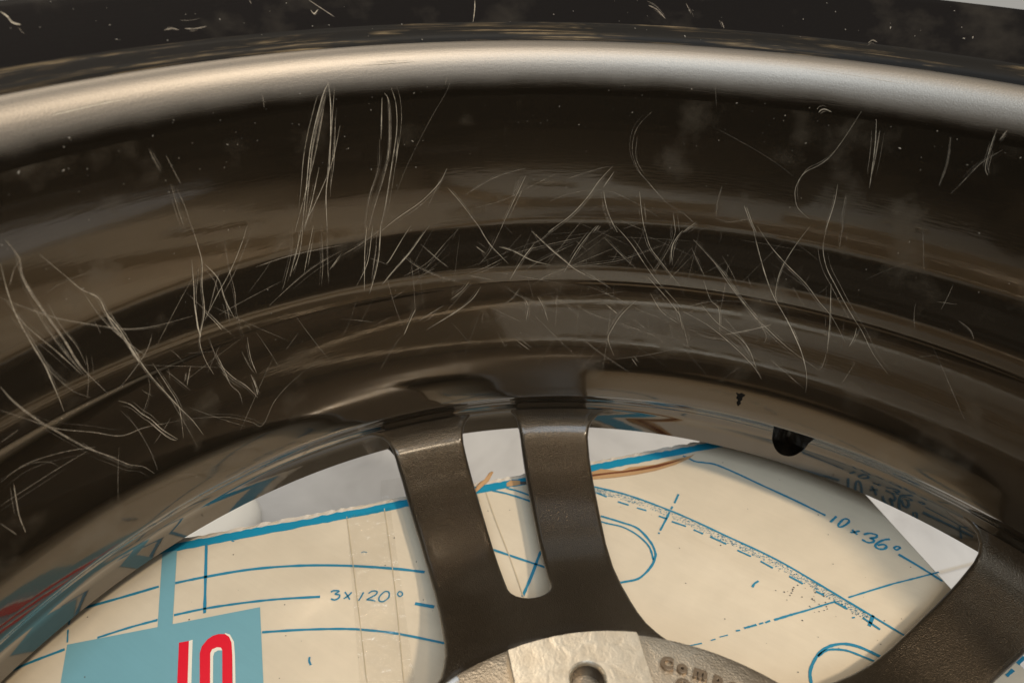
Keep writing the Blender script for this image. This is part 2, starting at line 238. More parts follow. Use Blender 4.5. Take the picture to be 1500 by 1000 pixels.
SCRATCHES=[[2,0,[[-1.0291,0.0367],[-1.0437,0.0595],[-1.0689,0.1218],[-1.0851,0.1853],[-1.1037,0.2593]]],[2,0,[[-1.0294,0.0382],[-1.0315,0.0776],[-1.0428,0.1546],[-1.0544,0.202],[-1.0609,0.2681]]],[1.3,1,[[-1.0215,0.0453],[-1.0402,0.133],[-1.0598,0.2283]]],[1.3,1,[[-1.0193,0.0998],[-1.0391,0.1552],[-1.0688,0.2072],[-1.1007,0.252]]],[1.3,1,[[-1.042,0.073],[-1.069,0.1507],[-1.1152,0.2569]]],[1.6,1,[[-1.0606,0.1594],[-1.0818,0.2165],[-1.099,0.2543]]],[5,3,[[-1.0345,0.0473],[-1.0469,0.0827],[-1.0662,0.1439]]],[1.5,2,[[-1.3051,0.0866],[-1.3014,0.1033],[-1.2967,0.119]]],[1.5,2,[[-1.2844,0.1006],[-1.2796,0.1213],[-1.2734,0.1446]]],[1.5,2,[[-1.2875,0.1396],[-1.2866,0.1707],[-1.2832,0.2145]]],[1.5,2,[[-1.2811,0.1479],[-1.2751,0.1808],[-1.2732,0.2174]]],[1.5,2,[[-1.1307,0.0416],[-1.1319,0.0604]]],[2,1,[[-0.9478,0.0649],[-0.9549,0.1284]]],[1.3,1,[[-0.9434,0.0584],[-0.9374,0.0761],[-0.9425,0.1445],[-0.9589,0.2043]]],[1.6,1,[[-0.9316,0.0525],[-0.9261,0.0769],[-0.9276,0.1162],[-0.9407,0.1752],[-0.9554,0.2366],[-0.9692,0.28]]],[2,0,[[-0.9263,0.1386],[-0.9322,0.1684]]],[1.5,2,[[-0.9569,0.1282],[-0.9624,0.1727],[-0.9825,0.2209],[-0.9962,0.2798]]],[2,2,[[-0.9425,0.1445],[-0.9486,0.1743],[-0.9763,0.2418],[-0.9901,0.2808]]],[1.7,1,[[-0.8441,0.1861],[-0.8592,0.2109],[-0.8936,0.2401],[-0.9367,0.2638],[-0.9696,0.2841]]],[1.2,2,[[-0.8547,0.1992],[-0.868,0.2263],[-0.8816,0.2517]]],[1.3,1,[[-0.8429,0.2203],[-0.8183,0.2512],[-0.7802,0.3048]]],[1.3,2,[[-0.7055,0.1929],[-0.7635,0.2092],[-0.8181,0.2387]]],[1.2,2,[[-0.6425,0.1998],[-0.6917,0.224],[-0.7418,0.2475],[-0.8014,0.2609]]],[1.5,1,[[-0.703,0.2052],[-0.7226,0.2482],[-0.7474,0.3026]]],[1.2,2,[[-0.7113,0.205],[-0.727,0.2439]]],[2,1,[[-0.5478,0.1878],[-0.57,0.2153],[-0.5883,0.2451],[-0.6176,0.28],[-0.6574,0.3096]]],[1.6,1,[[-0.5446,0.198],[-0.5605,0.2254]]],[1.6,1,[[-0.5599,0.2317],[-0.553,0.257],[-0.5417,0.2826],[-0.526,0.3076]]],[1.6,1,[[-0.4946,0.2309],[-0.4851,0.2709],[-0.475,0.3048]]],[1.2,2,[[-0.552,0.188],[-0.5924,0.1993],[-0.6332,0.2142]]],[1.2,2,[[-0.6603,0.254],[-0.6145,0.237],[-0.5557,0.2316],[-0.5026,0.2504],[-0.4431,0.2809]]],[1.2,2,[[-0.4911,0.0935],[-0.51,0.1152],[-0.5172,0.1367],[-0.5157,0.1643],[-0.5019,0.1919],[-0.4873,0.2075],[-0.4441,0.2465],[-0.4113,0.265]]],[1.2,2,[[-0.5112,0.1364],[-0.5086,0.172],[-0.4905,0.1995]]],[1.2,1,[[-0.5718,0.3092],[-0.562,0.2963]]],[1.2,1,[[-0.4287,0.2645],[-0.4187,0.3004]]],[1.5,3,[[-0.8341,0.041],[-0.8408,0.0611],[-0.8716,0.1059],[-0.9148,0.1779],[-0.9432,0.2383]]],[1.5,1,[[-0.7742,-0.0471],[-0.7767,-0.0362],[-0.7828,-0.0216]]],[1.3,1,[[-0.1608,0.0605],[-0.1738,0.1018],[-0.1868,0.1337],[-0.2006,0.1513],[-0.2208,0.1682],[-0.2284,0.1913],[-0.2254,0.2111],[-0.2148,0.2298],[-0.1914,0.2442]]],[2,1,[[-0.1351,0.0706],[-0.1264,0.105],[-0.1186,0.1484],[-0.1144,0.1745]]],[3,2,[[-0.126,0.0833],[-0.12,0.126],[-0.1175,0.1558]]],[6,3,[[-0.0251,0.0755],[-0.017,0.1127],[-0.0162,0.1492]]],[1.6,1,[[0.0305,0.0526],[0.0318,0.0808],[0.0356,0.1079],[0.0428,0.1185]]],[3,2,[[0.0441,0.0515],[0.0393,0.0673]]],[1.5,2,[[0.0485,0.0788],[0.0287,0.1024],[0.016,0.1304],[0.0038,0.1574]]],[1.6,1,[[-0.164,0.1782],[-0.1608,0.2076],[-0.1613,0.2403],[-0.1625,0.2615]]],[1.2,2,[[-0.1472,0.1889],[-0.1427,0.2242],[-0.1346,0.2555]]],[1.6,1,[[-0.3068,0.2379],[-0.294,0.2594],[-0.2786,0.2829]]],[1.2,1,[[-0.3024,0.2394],[-0.2862,0.2668],[-0.2754,0.2824]]],[1.2,2,[[-0.3522,0.2672],[-0.3267,0.2704],[-0.2823,0.2568]]],[1.2,2,[[-0.4116,0.2629],[-0.3827,0.2838]]],[1.2,1,[[-0.3839,0.2774],[-0.4056,0.2991]]],[1.3,3,[[-0.386,0.1107],[-0.3354,0.1306],[-0.2843,0.1518],[-0.2359,0.1765]]],[1.3,3,[[-0.3952,0.0406],[-0.3862,0.079]]],[4,3,[[-0.3514,0.2082],[-0.3538,0.2376],[-0.351,0.2628]]],[2.4,1,[[-1.5284,0.1744],[-1.5334,0.2113],[-1.535,0.2476],[-1.5315,0.2882],[-1.5283,0.3246],[-1.5298,0.3553],[-1.5313,0.3964]]],[5,2,[[-1.5132,0.1489],[-1.506,0.177],[-1.5101,0.2048],[-1.5026,0.2524],[-1.4927,0.2964],[-1.4873,0.3376],[-1.4807,0.366]]],[3,2,[[-1.5091,0.1694],[-1.5106,0.2146],[-1.5004,0.264],[-1.4908,0.3079],[-1.4871,0.3447],[-1.4663,0.4015]]],[2,2,[[-1.5128,0.2373],[-1.5059,0.2793],[-1.4958,0.3265],[-1.4851,0.3638]]],[1.5,2,[[-1.494,0.2458],[-1.4882,0.2842],[-1.4794,0.3202],[-1.4785,0.3488]]],[3,2,[[-1.5388,0.2255],[-1.529,0.2645],[-1.5069,0.3143],[-1.4896,0.3579]]],[2,2,[[-1.5442,0.2163],[-1.5229,0.2396],[-1.4877,0.2735],[-1.4339,0.3102],[-1.4018,0.3269],[-1.3619,0.337],[-1.3071,0.342]]],[2,1,[[-1.4809,0.1819],[-1.4639,0.2136],[-1.4461,0.2469],[-1.4292,0.2665],[-1.4245,0.2943],[-1.4165,0.3192],[-1.4112,0.3501],[-1.4058,0.3752],[-1.3941,0.4147],[-1.3701,0.4776],[-1.3563,0.5098],[-1.3474,0.5404]]],[1.3,1,[[-1.4262,0.2677],[-1.4231,0.3093],[-1.4136,0.3382],[-1.4035,0.3684]]],[2,2,[[-1.4461,0.2469],[-1.4346,0.2937],[-1.4185,0.3326],[-1.3916,0.3776]]],[2,2,[[-1.5011,0.1757],[-1.5163,0.1891],[-1.5287,0.2067]]],[2,3,[[-1.4898,0.2337],[-1.4625,0.2279],[-1.4172,0.2281]]],[1.5,2,[[-1.3742,0.345],[-1.3914,0.366],[-1.4211,0.3881],[-1.444,0.4011],[-1.4593,0.4034]]],[1.5,2,[[-1.5339,0.2447],[-1.5312,0.2954],[-1.5257,0.3329],[-1.5101,0.3733],[-1.4902,0.3963]]],[1.5,2,[[-1.4732,0.3371],[-1.4809,0.3622],[-1.4953,0.3954]]],[5,2,[[-1.5895,0.3248],[-1.5838,0.3503],[-1.5697,0.3846],[-1.5488,0.4231],[-1.5203,0.4701],[-1.4893,0.5057]]],[2.5,2,[[-1.6035,0.351],[-1.5785,0.381],[-1.547,0.418],[-1.5048,0.4507],[-1.4698,0.4776],[-1.4328,0.4836],[-1.3964,0.4942]]],[1.3,2,[[-1.3964,0.4942],[-1.3514,0.5079],[-1.2985,0.5301],[-1.2614,0.5554],[-1.2425,0.5707],[-1.2114,0.5368],[-1.1692,0.5116],[-1.1002,0.484]]],[2,1,[[-1.454,0.4238],[-1.4397,0.438],[-1.4283,0.4609],[-1.4182,0.4766],[-1.4072,0.5013],[-1.3899,0.5276]]],[1.6,1,[[-1.4239,0.4758],[-1.4044,0.5157],[-1.3924,0.5285]]],[2.5,0,[[-1.4131,0.3457],[-1.407,0.3786]]],[1.3,2,[[-1.4004,0.394],[-1.4035,0.4272],[-1.4196,0.4529],[-1.4312,0.4635]]],[1.3,1,[[-1.3888,0.3872],[-1.3768,0.4362],[-1.3701,0.4776],[-1.3804,0.5304]]],[1.5,2,[[-1.3717,0.4106],[-1.344,0.4601]]],[1.4,1,[[-1.3327,0.42],[-1.3471,0.4502]]],[1.2,2,[[-1.3423,0.4265],[-1.3484,0.441]]],[2,1,[[-1.2725,0.2069],[-1.2706,0.2369],[-1.2704,0.2674],[-1.2792,0.3031],[-1.2876,0.3412],[-1.3076,0.3807],[-1.3076,0.4156],[-1.2998,0.4495]]],[1.4,1,[[-1.2849,0.259],[-1.2913,0.2992],[-1.3003,0.3333],[-1.3055,0.3733]]],[2.5,0,[[-1.2981,0.3267],[-1.3047,0.3579],[-1.3048,0.3776]]],[1.6,1,[[-1.2686,0.2679],[-1.2519,0.3002],[-1.2504,0.3344],[-1.2441,0.3669]]],[1.3,2,[[-1.2292,0.241],[-1.2315,0.287],[-1.2318,0.3249],[-1.2384,0.3609],[-1.236,0.4038]]],[1.4,1,[[-1.1893,0.2284],[-1.204,0.2554],[-1.2313,0.2948],[-1.2635,0.3266],[-1.292,0.3547]]],[1.5,2,[[-1.244,0.2832],[-1.2649,0.3188],[-1.2874,0.3525]]],[1.3,1,[[-1.2876,0.3412],[-1.2753,0.3644],[-1.2693,0.3786]]],[1.5,2,[[-1.2523,0.3152],[-1.2507,0.3418],[-1.2544,0.3756]]],[1.5,1,[[-1.2873,0.4153],[-1.2818,0.4439],[-1.2779,0.4758]]],[1.3,2,[[-1.2922,0.3825],[-1.2901,0.4097],[-1.2779,0.4758],[-1.267,0.4974],[-1.2669,0.5193]]],[1.5,1,[[-1.2873,0.433],[-1.2709,0.4657],[-1.2521,0.4903],[-1.2378,0.5178]]],[1.3,2,[[-1.2447,0.4278],[-1.2388,0.4564],[-1.2311,0.4766]]],[1.5,1,[[-1.2302,0.4061],[-1.232,0.4458],[-1.2286,0.4754]]],[2,1,[[-1.2389,0.4737],[-1.2363,0.4964],[-1.2367,0.5138]]],[1.2,1,[[-1.236,0.4791],[-1.2336,0.5106]]],[1.6,1,[[-1.1021,0.2481],[-1.1156,0.2853],[-1.1364,0.3274]]],[1.2,2,[[-1.1173,0.2449],[-1.1265,0.2909],[-1.145,0.3291],[-1.1552,0.3457]]],[1.3,1,[[-1.0828,0.252],[-1.0962,0.2897],[-1.1122,0.3291]]],[1.2,2,[[-1.0692,0.2547],[-1.076,0.3137],[-1.0864,0.3544]]],[1.2,2,[[-1.0594,0.2566],[-1.0734,0.3532]]],[1.3,1,[[-1.1001,0.2485],[-1.1131,0.294],[-1.1308,0.321]]],[1.5,2,[[-1.0413,0.3048],[-1.0941,0.3216],[-1.1447,0.3445],[-1.1823,0.3639]]],[1.5,3,[[-1.1361,0.2644],[-1.171,0.3036],[-1.2109,0.3346]]],[2,2,[[-1.1896,0.2987],[-1.1292,0.2942],[-1.0394,0.2951]]],[1.3,1,[[-1.0415,0.3087],[-1.0669,0.3311]]],[1.5,3,[[-1.4494,0.4495],[-1.4421,0.4869],[-1.4355,0.5375]]],[2,1,[[-1.6309,0.4583],[-1.6373,0.4772],[-1.6451,0.5022],[-1.6488,0.5272]]],[2,2,[[-1.67,0.4941],[-1.6599,0.5218]]],[1.5,2,[[-1.6584,0.4725],[-1.6175,0.4731],[-1.5708,0.4729],[-1.5228,0.473]]],[2,3,[[-1.6425,0.4401],[-1.6034,0.4429],[-1.578,0.456],[-1.5679,0.4713]]],[2,3,[[-1.4562,0.4392],[-1.4433,0.4782],[-1.4381,0.5132],[-1.4376,0.5494],[-1.4387,0.5593]]],[2,2,[[-1.6441,0.4436],[-1.6065,0.4407],[-1.5559,0.4541],[-1.5098,0.4738]]],[2.5,2,[[-1.5249,0.4572],[-1.5123,0.4795],[-1.4902,0.5077],[-1.4748,0.5271],[-1.4567,0.5418],[-1.4448,0.5623]]],[2,2,[[-1.6223,0.3907],[-1.5959,0.3881]]],[2,1,[[-0.991,0.2686],[-1.0013,0.3197],[-1.0112,0.3786]]],[1.4,1,[[-0.9808,0.2702],[-0.9963,0.3284],[-1.024,0.3675]]],[2,1,[[-0.9665,0.2724],[-0.977,0.3276],[-1.0024,0.3871]]],[2,2,[[-0.9789,0.3115],[-0.9948,0.3606]]],[1.5,3,[[-1.0241,0.3848],[-1.0415,0.4273],[-1.0644,0.4625]]],[1.5,2,[[-1.0421,0.3125],[-0.998,0.2964],[-0.9583,0.2736]]],[1.3,1,[[-0.9125,0.2799],[-0.9512,0.3276],[-0.9637,0.3396]]],[1.6,1,[[-0.8787,0.2839],[-0.9163,0.3244],[-0.9549,0.355],[-0.9769,0.3743]]],[1.3,2,[[-0.8458,0.3122],[-0.8882,0.3479],[-0.9364,0.3661]]],[1.5,3,[[-0.8189,0.2898],[-0.8647,0.3304],[-0.9227,0.3904]]],[1.3,2,[[-0.9321,0.3302],[-0.9064,0.3538],[-0.8681,0.3755],[-0.8213,0.3946]]],[1.3,1,[[-0.7886,0.2921],[-0.7676,0.3264],[-0.7326,0.3634]]],[1.6,1,[[-0.8098,0.3912],[-0.8235,0.4091],[-0.8467,0.4256]]],[1.6,1,[[-0.7869,0.4054],[-0.8053,0.4304],[-0.8431,0.4542],[-0.8984,0.4786]]],[1.3,2,[[-0.7431,0.2948],[-0.768,0.3385],[-0.7911,0.3617]]],[3,2,[[-0.7942,0.3286],[-0.777,0.342]]],[2,1,[[-0.9159,0.4343],[-0.9263,0.4511],[-0.943,0.4801]]],[3,2,[[-0.8608,0.4356],[-0.9107,0.4583]]],[2,2,[[-0.8752,0.4453],[-0.8947,0.4608]]],[1.6,1,[[-0.6835,0.33],[-0.71,0.3623],[-0.7299,0.3951]]],[1.6,1,[[-0.7501,0.3323],[-0.7235,0.3409],[-0.6875,0.3588],[-0.651,0.3682]]],[1.3,2,[[-0.7325,0.3487],[-0.7778,0.367],[-0.8141,0.377]]],[1.3,2,[[-0.5909,0.3182],[-0.6523,0.3306],[-0.7235,0.345]]],[2,1,[[-0.6883,0.3073],[-0.6521,0.3388],[-0.6243,0.3598],[-0.6005,0.3772],[-0.56,0.3973]]],[1.3,2,[[-0.6404,0.2976],[-0.6703,0.3221],[-0.6879,0.3299]]],[1.4,1,[[-0.5663,0.2968],[-0.5985,0.3388],[-0.623,0.3819]]],[1.4,1,[[-0.5316,0.2956],[-0.4976,0.3272],[-0.4667,0.3628],[-0.4349,0.3965],[-0.3812,0.4443]]],[1.3,2,[[-0.6945,0.4143],[-0.6501,0.3864],[-0.6054,0.3728],[-0.5165,0.3572],[-0.4326,0.3227]]],[1.3,2,[[-0.7052,0.3801],[-0.6694,0.3593],[-0.6079,0.3307]]],[1.3,2,[[-0.5514,0.3172],[-0.513,0.3486],[-0.4811,0.3726]]],[1.3,1,[[-0.4778,0.2926],[-0.4622,0.3291],[-0.4364,0.3561],[-0.3943,0.3969]]],[1.6,1,[[-0.4062,0.2953],[-0.4197,0.3216],[-0.419,0.3546]]],[1.3,2,[[-0.4206,0.2881],[-0.4209,0.3135],[-0.4402,0.3607],[-0.4547,0.3843]]],[1.3,2,[[-0.7085,0.4112],[-0.7217,0.4323],[-0.7378,0.4432]]],[1.3,2,[[-0.7409,0.4067],[-0.7125,0.428],[-0.6697,0.4488],[-0.619,0.473]]],[1.2,1,[[-0.6983,0.4359],[-0.6907,0.4527],[-0.6948,0.4806]]],[1.2,1,[[-0.6728,0.4321],[-0.6601,0.4537],[-0.6495,0.482]]],[1.2,2,[[-0.6333,0.4304],[-0.6368,0.4494]]],[1.3,2,[[-0.7729,0.4452],[-0.74,0.4641],[-0.7043,0.4824]]],[1.3,2,[[-0.6472,0.4303],[-0.6132,0.4519],[-0.5732,0.482]]],[1.4,2,[[-0.614,0.4401],[-0.5602,0.4676],[-0.5018,0.4837],[-0.4231,0.5055],[-0.4066,0.5202]]],[1.3,1,[[-0.582,0.3816],[-0.5283,0.4137]]],[1.3,2,[[-0.5746,0.4105],[-0.5169,0.4327],[-0.4582,0.4572],[-0.3951,0.4743]]],[2,1,[[-0.5339,0.4478],[-0.5086,0.4654]]],[1.4,1,[[-0.4728,0.4346],[-0.4992,0.4649],[-0.515,0.4938],[-0.5221,0.5177],[-0.5065,0.5506]]],[1.3,2,[[-0.4795,0.4729],[-0.4438,0.4934]]],[1.6,1,[[-0.4592,0.3847],[-0.4169,0.4245],[-0.3781,0.4628]]],[1.4,1,[[-0.4498,0.418],[-0.4215,0.4537],[-0.386,0.4732]]],[1.3,2,[[-0.4019,0.4325],[-0.3807,0.4772]]],[1.4,2,[[-0.5804,0.5149],[-0.5338,0.5471],[-0.4624,0.5883]]],[1.6,1,[[-0.7136,0.5192],[-0.6865,0.5397]]],[2.5,3,[[-0.5032,0.5578],[-0.4461,0.5459],[-0.4,0.5313],[-0.3685,0.5178]]],[1.3,1,[[-0.4695,0.5529],[-0.4551,0.5693]]],[1.4,1,[[-0.3914,0.4408],[-0.3741,0.4857]]],[1.5,3,[[-0.7686,0.4804],[-0.7165,0.4562]]],[4,3,[[-0.8119,0.3795],[-0.787,0.3864],[-0.7642,0.3928]]],[1.5,2,[[-0.898,0.3147],[-0.866,0.3464],[-0.8493,0.3605]]],[1.6,1,[[-0.2853,0.2713],[-0.2699,0.3032],[-0.2475,0.3446],[-0.2201,0.3872],[-0.1896,0.4237],[-0.1576,0.4629],[-0.1356,0.4941],[-0.1193,0.5268],[-0.1122,0.5583]]],[2.3,0,[[-0.187,0.4255],[-0.1576,0.4629],[-0.1401,0.4861]]],[1.4,1,[[-0.2773,0.2701],[-0.245,0.3033],[-0.2095,0.3297],[-0.1696,0.3545],[-0.137,0.3816],[-0.1103,0.4022],[-0.0732,0.4437]]],[1.3,1,[[-0.1887,0.2545],[-0.2078,0.3049],[-0.2184,0.3436],[-0.2171,0.3819],[-0.2087,0.3985]]],[1.4,1,[[-0.1608,0.2489],[-0.1584,0.2866],[-0.1427,0.3203],[-0.1185,0.3472],[-0.0824,0.385],[-0.0533,0.4138],[-0.0212,0.4499],[0.0155,0.4781]]],[1.5,2,[[-0.1371,0.2439],[-0.1313,0.2848]]],[1.6,1,[[-0.1272,0.3452],[-0.111,0.4075],[-0.097,0.474]]],[1.3,2,[[-0.0978,0.4742],[-0.0973,0.4971],[-0.1021,0.5101]]],[1.6,1,[[-0.0621,0.4119],[-0.0606,0.4304],[-0.0636,0.45]]],[1.3,1,[[-0.3845,0.3099],[-0.3521,0.3351],[-0.3161,0.3638],[-0.2824,0.3992],[-0.2488,0.432],[-0.2065,0.4607],[-0.1598,0.4866],[-0.1001,0.5095]]],[1.5,2,[[-0.3839,0.3263],[-0.3514,0.373]]],[1.4,1,[[-0.3523,0.3799],[-0.3318,0.418],[-0.3129,0.4343],[-0.3014,0.4794]]],[1.3,1,[[-0.3474,0.4301],[-0.3095,0.4621],[-0.2643,0.482],[-0.2363,0.5043],[-0.2132,0.5418]]],[1.3,2,[[-0.3256,0.4268],[-0.2876,0.4583],[-0.2481,0.4928],[-0.201,0.5535]]],[1.4,1,[[-0.3804,0.449],[-0.3263,0.4695],[-0.269,0.5016],[-0.2254,0.5302],[-0.201,0.5535]]],[1.3,2,[[-0.3812,0.4443],[-0.3562,0.4314],[-0.314,0.4176],[-0.2666,0.4114]]],[1.6,1,[[-0.2101,0.4465],[-0.2458,0.4644],[-0.2916,0.4824]]],[1.3,2,[[-0.2916,0.4824],[-0.241,0.4658]]],[1.4,2,[[-0.2372,0.4439],[-0.2139,0.467],[-0.2137,0.4855]]],[1.6,1,[[-0.3421,0.3421],[-0.2928,0.3917],[-0.2488,0.432],[-0.2213,0.4546]]],[1.4,2,[[-0.3765,0.472],[-0.3609,0.5073],[-0.3561,0.5208]]],[1.4,2,[[-0.3693,0.5132],[-0.3392,0.523]]],[1.4,2,[[-0.1984,0.5099],[-0.1615,0.529],[-0.119,0.5506]]],[1.3,2,[[-0.3757,0.4766],[-0.3263,0.4928],[-0.2798,0.4943],[-0.1993,0.5242]]],[2,3,[[-0.018,0.2154],[0.009,0.2893]]],[1.4,2,[[0.0869,0.3477],[0.1087,0.3558],[0.1193,0.368]]],[1.3,2,[[-0.4056,0.2995],[-0.3868,0.2847]]],[2,2,[[-1.0177,-0.0532],[-1.0045,-0.0435],[-0.9893,-0.0329]]],[3,2,[[-1.2226,-0.0346],[-1.2118,-0.0351],[-1.2043,-0.033]]],[2.5,2,[[-1.1967,-0.0338],[-1.184,-0.0327],[-1.1682,-0.0336]]],[4,1,[[-1.3885,-0.0696],[-1.3849,-0.0646],[-1.3836,-0.0586],[-1.3768,-0.0558]]],[2,2,[[-0.449,-0.0494],[-0.441,-0.0374]]],[2.5,2,[[-0.3936,-0.0301],[-0.3886,-0.0224]]],[2.5,1,[[-0.2236,0.071],[-0.2206,0.0665],[-0.2147,0.0647],[-0.2045,0.0675]]],[2.5,2,[[-0.1758,-0.0216],[-0.1711,-0.0252],[-0.1639,-0.0236]]],[2,2,[[-1.0978,-0.0573],[-1.0973,-0.0528]]],[3,2,[[-0.5062,-0.0446],[-0.4935,-0.0401],[-0.4796,-0.0293]]],[2,1,[[-1.0198,-0.0419],[-1.0167,-0.038],[-1.009,-0.0421]]],[2,0,[[-1.4082,0.0239],[-1.3795,0.0232],[-1.3449,0.0224],[-1.3176,0.0223]]],[1.6,1,[[-0.9733,0.0189],[-0.9303,0.0188],[-0.8878,0.0182]]],[1.3,2,[[-1.2574,0.0283],[-1.1806,0.027],[-1.0906,0.0276]]],[1.2,2,[[-0.2589,0.0118],[-0.1765,0.0138],[-0.1067,0.0157]]],[1.5,2,[[-0.8394,0.0406],[-0.8435,0.0523]]]]
